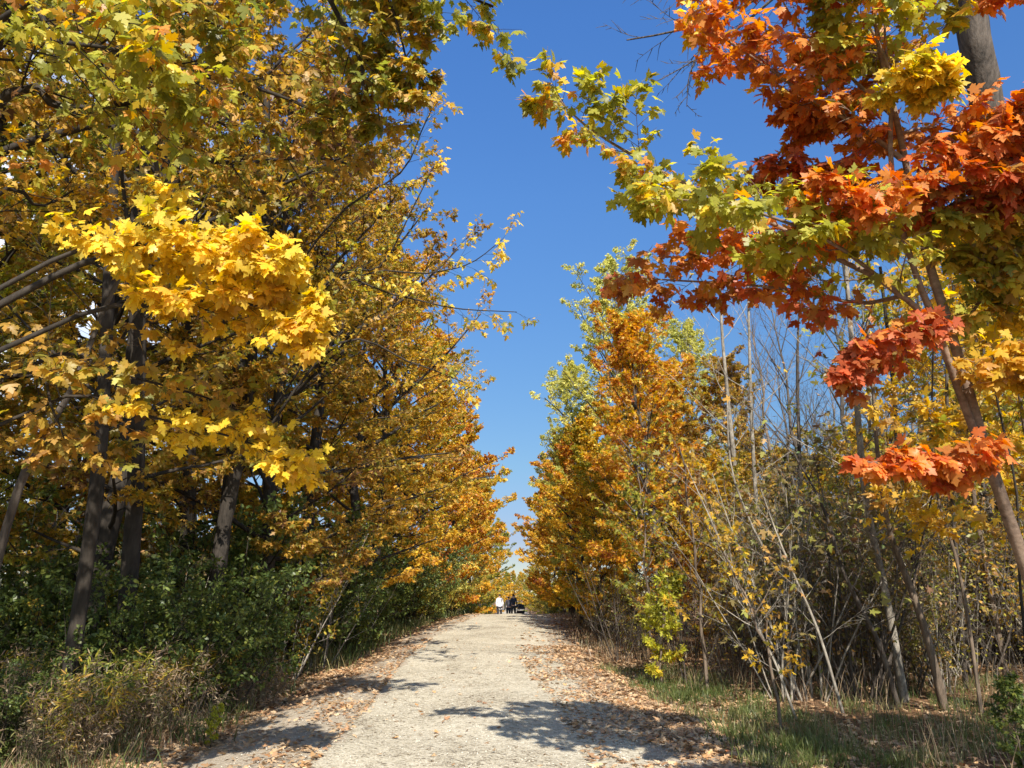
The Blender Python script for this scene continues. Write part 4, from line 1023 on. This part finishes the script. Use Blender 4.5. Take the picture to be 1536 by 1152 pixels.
for px_, d_, s_ in ((8, 7.6, 0.95), (-30, 7.9, 0.9), (85, 7.3, 0.62), (60, 7.5, 0.5)):
    p_ = at(px_, 1000, d_)
    put('gw', p_.x, p_.y, r2.random() * 6, s_, None, None, None, 'arching green weed with narrow drooping leaves at bottom left', 'narrow-leaved weeds')
for px_, d_, s_ in ((1510, 6.9, 0.36),):
    p_ = at(px_, 1000, d_)
    put('ls', p_.x, p_.y, r2.random() * 6, s_, None, 'green', None, 'small green seedling at the bottom right corner')
# trees added beside and behind the viewer to cast shade across the banks
put('mA', -6.8, 1.6, 1.0, 1.0, None, 'amber', None, 'maple added left of the viewer to shade the left bank')
put('mB', -6.3, -3.0, 2.0, 1.05, None, 'gold', None, 'maple added behind the viewer on the left for shade')
put('sM', 5.6, 0.2, 3.0, 0.85, None, 'orange', None, 'low maple added just right of the viewer for shade')
put('mB', 8.6, 0.0, 4.0, 0.60, None, 'gold', None, 'low wide maple added farther right of the viewer for shade')
put('mB', 7.6, -4.0, 5.0, 0.85, None, 'amber', None, 'maple added behind the viewer on the right for shade')
# woods closing the view
for i, (x, y) in enumerate([(-1.5, 150), (2.5, 158), (-6, 140), (7, 146), (12, 130), (-12, 125), (0.5, 145), (-3.6, 105), (3.8, 104), (-2.2, 118), (2.8, 120), (-3.5, 128), (3.6, 130), (-0.5, 160), (1.4, 152)]):
    put('fB', x, y, r2.random() * 6.28, 0.66, None, r2.choice(('olive', 'gold')), None, 'tiny far tree where the path ends between the woods', 'trees at the far end')
for i in range(40):
    y = r2.uniform(60, 120); x = r2.choice((-1, 1)) * r2.uniform(14, 85)
    put('fA', x, y, r2.random() * 6.28, r2.uniform(0.8, 1.1) * (1.0 if x < 0 else 0.75), None, r2.choice(('gold', 'amber', 'olive', 'orange')), None, 'far woodland maple seen through gaps between trunks', 'far woodland maples')

# ------------------------------------------------------------------ people on the crest
def skin_obj(name, V, E, rad, mat, parent=None, sub=2):
    me = bpy.data.meshes.new(name); me.from_pydata(V, E, []); me.materials.append(mat)
    o = bpy.data.objects.new(name, me); col.objects.link(o)
    md = o.modifiers.new('skin', 'SKIN'); md.use_smooth_shade = True
    if not me.skin_vertices: 
        bm = bmesh.new(); bm.from_mesh(me); bm.verts.layers.skin.verify(); bm.to_mesh(me); bm.free()
    for i, r in enumerate(rad):
        sv = me.skin_vertices[0].data[i]; sv.radius = r if isinstance(r, tuple) else (r, r); sv.use_root = (i == 0)
    ss = o.modifiers.new('sub', 'SUBSURF'); ss.levels = sub; ss.render_levels = sub
    if parent is not None: o.parent = parent
    return o
skin_m = plain_mat('skin', (0.45, 0.27, 0.19), 0.6, 0.05)
def cloth(nm, c): return plain_mat(nm, c, 0.9, 0.12, 12)
def person(label, x, y, h, rz, shirt, trousers, hair, long_coat=False, step=0.12):
    root = empty('person', (x, y, gzf(x, y) + 0.01), rz, h / 1.72); tag(root, label, 'person', 'walkers on the path')
    V = [(0, 0, 0.95), (0, 0, 1.12), (0, 0.01, 1.30), (0, 0, 1.43), (0, 0.01, 1.52), (0, 0.02, 1.62), (0, 0.02, 1.69),
         (0.17, 0, 1.40), (0.22, -0.03, 1.12), (0.21, 0.07, 0.90), (0.205, 0.11, 0.80), (-0.17, 0, 1.40), (-0.22, 0.03, 1.12), (-0.21, 0.12, 0.92), (-0.2, 0.17, 0.83),
         (0.09, 0.01, 0.88), (0.10, step, 0.48), (0.10, step * 1.1, 0.09), (0.10, step * 1.1 + 0.15, 0.04),
         (-0.09, 0, 0.88), (-0.10, -step * 0.6, 0.48), (-0.10, -step * 1.8, 0.11), (-0.10, -step * 1.8 + 0.14, 0.04)]
    E = [(0, 1), (1, 2), (2, 3), (3, 4), (4, 5), (5, 6), (3, 7), (7, 8), (8, 9), (9, 10), (3, 11), (11, 12), (12, 13), (13, 14), (0, 15), (15, 16), (16, 17), (17, 18), (0, 19), (19, 20), (20, 21), (21, 22)]
    rd = [(0.14, 0.10), (0.12, 0.09), (0.14, 0.10), (0.10, 0.08), 0.05, (0.075, 0.09), 0.06, 0.055, 0.042, 0.03, 0.035, 0.055, 0.042, 0.03, 0.035,
          0.08, 0.055, 0.035, 0.03, 0.08, 0.055, 0.035, 0.03]
    skin_obj('body', V, E, rd, skin_m, root)
    g = 1.12
    ids = [0, 1, 2, 3, 7, 8, 9, 11, 12, 13]
    mp_ = {k: i for i, k in enumerate(ids)}
    v2 = [V[k] for k in ids]; e2 = [(mp_[a], mp_[b_]) for a, b_ in E if a in mp_ and b_ in mp_]
    def sc_(r, s): return (r[0] * s, r[1] * s) if isinstance(r, tuple) else r * s
    r2_ = [sc_(rd[k], 1.18) for k in ids]
    if long_coat:
        v2.append((0, 0, 0.72)); e2.append((0, len(v2) - 1)); r2_.append((0.21, 0.15)); r2_[0] = (0.18, 0.13)
    skin_obj('jacket' if long_coat else 'shirt', v2, e2, r2_, shirt, root)
    ids = [0, 15, 16, 17, 19, 20, 21]; mp_ = {k: i for i, k in enumerate(ids)}
    skin_obj('trousers', [V[k] for k in ids], [(mp_[a], mp_[b_]) for a, b_ in E if a in mp_ and b_ in mp_], [sc_(rd[k], 1.25) for k in ids], trousers, root)
    skin_obj('hair', [(0, -0.005, 1.58), (0, -0.01, 1.66), (0, 0.01, 1.70)], [(0, 1), (1, 2)], [(0.085, 0.07), (0.095, 0.09), 0.07], hair, root)
    for sx, yy in ((0.10, step * 1.1), (-0.10, -step * 1.8)):
        skin_obj('shoe', [(sx, yy - 0.03, 0.05), (sx, yy + 0.16, 0.035)], [(0, 1)], [(0.045, 0.045), (0.04, 0.03)], cloth('shoe_cloth', (0.05, 0.05, 0.05)), root, 1)
    return root
dk = cloth('dark_cloth', (0.02, 0.02, 0.025)); nv = cloth('navy_cloth', (0.02, 0.03, 0.06)); wh = cloth('white_cloth', (0.78, 0.76, 0.80)); gyc = cloth('grey_cloth', (0.16, 0.15, 0.18))
hair_m = cloth('black_hair', (0.015, 0.012, 0.01))
YP_ = 51.5
def px_x(px, y): return (px - 768) / F * y * 1.02
person('person with dark hair in a loose white top walking on the crest', px_x(750.5, YP_), YP_, 1.74, 0.0, wh, dk, hair_m, True)
person('shorter person in grey between the white-topped and navy-clad walkers', px_x(763, YP_ + 0.6), YP_ + 0.6, 1.58, 0.1, gyc, nv, hair_m)
person('person in dark navy jacket beside the pushchair on the crest', px_x(770, YP_), YP_, 1.72, -0.1, nv, dk, hair_m)

def pushchair(x, y):
    root = empty('pushchair', (x, y, gzf(x, y) + 0.01), 0.35); tag(root, 'black pushchair with a round hood beside the walkers', 'pushchair')
    def tubem(name, segs, mat):
        t = Tree(1)
        for pts, r in segs: t.tube([Vector(p) for p in pts], r, r, 8)
        return t.trunk_mesh(name, mat, root)
    tubem('frame', [([(s * 0.25, -0.45, 1.0), (s * 0.25, -0.1, 0.6), (s * 0.22, 0.35, 0.12)], 0.014) for s in (-1, 1)] + [([(s * 0.25, -0.1, 0.6), (s * 0.27, -0.3, 0.12)], 0.014) for s in (-1, 1)], gyc)
    tubem('handle', [([(-0.25, -0.45, 1.0), (0, -0.47, 1.01), (0.25, -0.45, 1.0)], 0.02)], dk)
    def shell(name, a0, a1, cz, rad, mat):
        n, m = 12, 8; V = []; Fs = []
        for i in range(n + 1):
            a = a0 + (a1 - a0) * i / n
            for j in range(m + 1):
                q = -1 + 2 * j / m
                rr = rad * math.sqrt(max(0.02, 1 - (q * 0.75) ** 2))
                V.append((q * 0.26, rr * math.cos(a), cz + rr * math.sin(a)))
        for i in range(n):
            for j in range(m): k = i * (m + 1) + j; Fs.append((k, k + 1, k + m + 2, k + m + 1))
        me = bpy.data.meshes.new(name); me.from_pydata(V, [], Fs); me.materials.append(mat)
        o = bpy.data.objects.new(name, me); col.objects.link(o); o.parent = root
        md = o.modifiers.new('solid', 'SOLIDIFY'); md.thickness = 0.02
    shell('hood', R(20), R(175), 0.72, 0.36, dk)
    shell('seat', R(180), R(330), 0.66, 0.30, dk)
    for sx, sy, rw in ((-0.27, -0.3, 0.13), (0.27, -0.3, 0.13), (-0.2, 0.36, 0.10), (0.2, 0.36, 0.10)):
        c = [Vector((sx, sy + rw * math.cos(a), rw + rw * math.sin(a))) for a in [i * 2 * math.pi / 16 for i in range(17)]]
        t = Tree(1); t.tube(c, 0.018, 0.018, 6); wo_ = t.trunk_mesh('wheel', dk, root)
        t = Tree(1)
        for a in range(6): t.tube([Vector((sx, sy, rw)), Vector((sx, sy + rw * math.cos(a * 1.047), rw + rw * math.sin(a * 1.047)))], 0.005, 0.005, 4)
        h = t.trunk_mesh('spokes', gyc, None); h.parent = wo_
pushchair(px_x(779, YP_ - 0.2), YP_ - 0.2)
# labels: within a group, the look of the leaves and the place counted from the viewer
LOOK = {'gold': 'golden', 'amber': 'amber', 'orange': 'orange', 'olive': 'olive', 'green': 'green', 'ygreen': 'yellow-green', 'brown': 'brown-leaved', 'pale': 'pale'}
UNITS = ['', 'first', 'second', 'third', 'fourth', 'fifth', 'sixth', 'seventh', 'eighth', 'ninth', 'tenth', 'eleventh', 'twelfth', 'thirteenth', 'fourteenth', 'fifteenth', 'sixteenth', 'seventeenth', 'eighteenth', 'nineteenth']
def nth(n):
    if n < 20: return UNITS[n]
    t_ = {2: 'twent', 3: 'thirt', 4: 'fort', 5: 'fift', 6: 'sixt', 7: 'sevent', 8: 'eight', 9: 'ninet'}[n // 10]
    return t_ + 'ieth' if n % 10 == 0 else t_ + 'y-' + UNITS[n % 10]
byg = {}
for o, lab, g, lm, x, y in REG:
    if g and lab and 'in the row left' not in lab and g != 'maples lining the right side': byg.setdefault((lab, LOOK.get(lm, '')), []).append((math.hypot(x, y), o))
for (lab, look), lst in byg.items():
    lst.sort(key=lambda q: q[0])
    for i, (_, o) in enumerate(lst):
        base_ = (look + ' ' + lab) if look and look not in lab else lab
        o['label'] = base_ + (', %s nearest the viewer' % nth(i + 1) if i else ', nearest the viewer')
print('verts', sum(len(m.vertices) for m in bpy.data.meshes), 'objects', len(scene.objects))
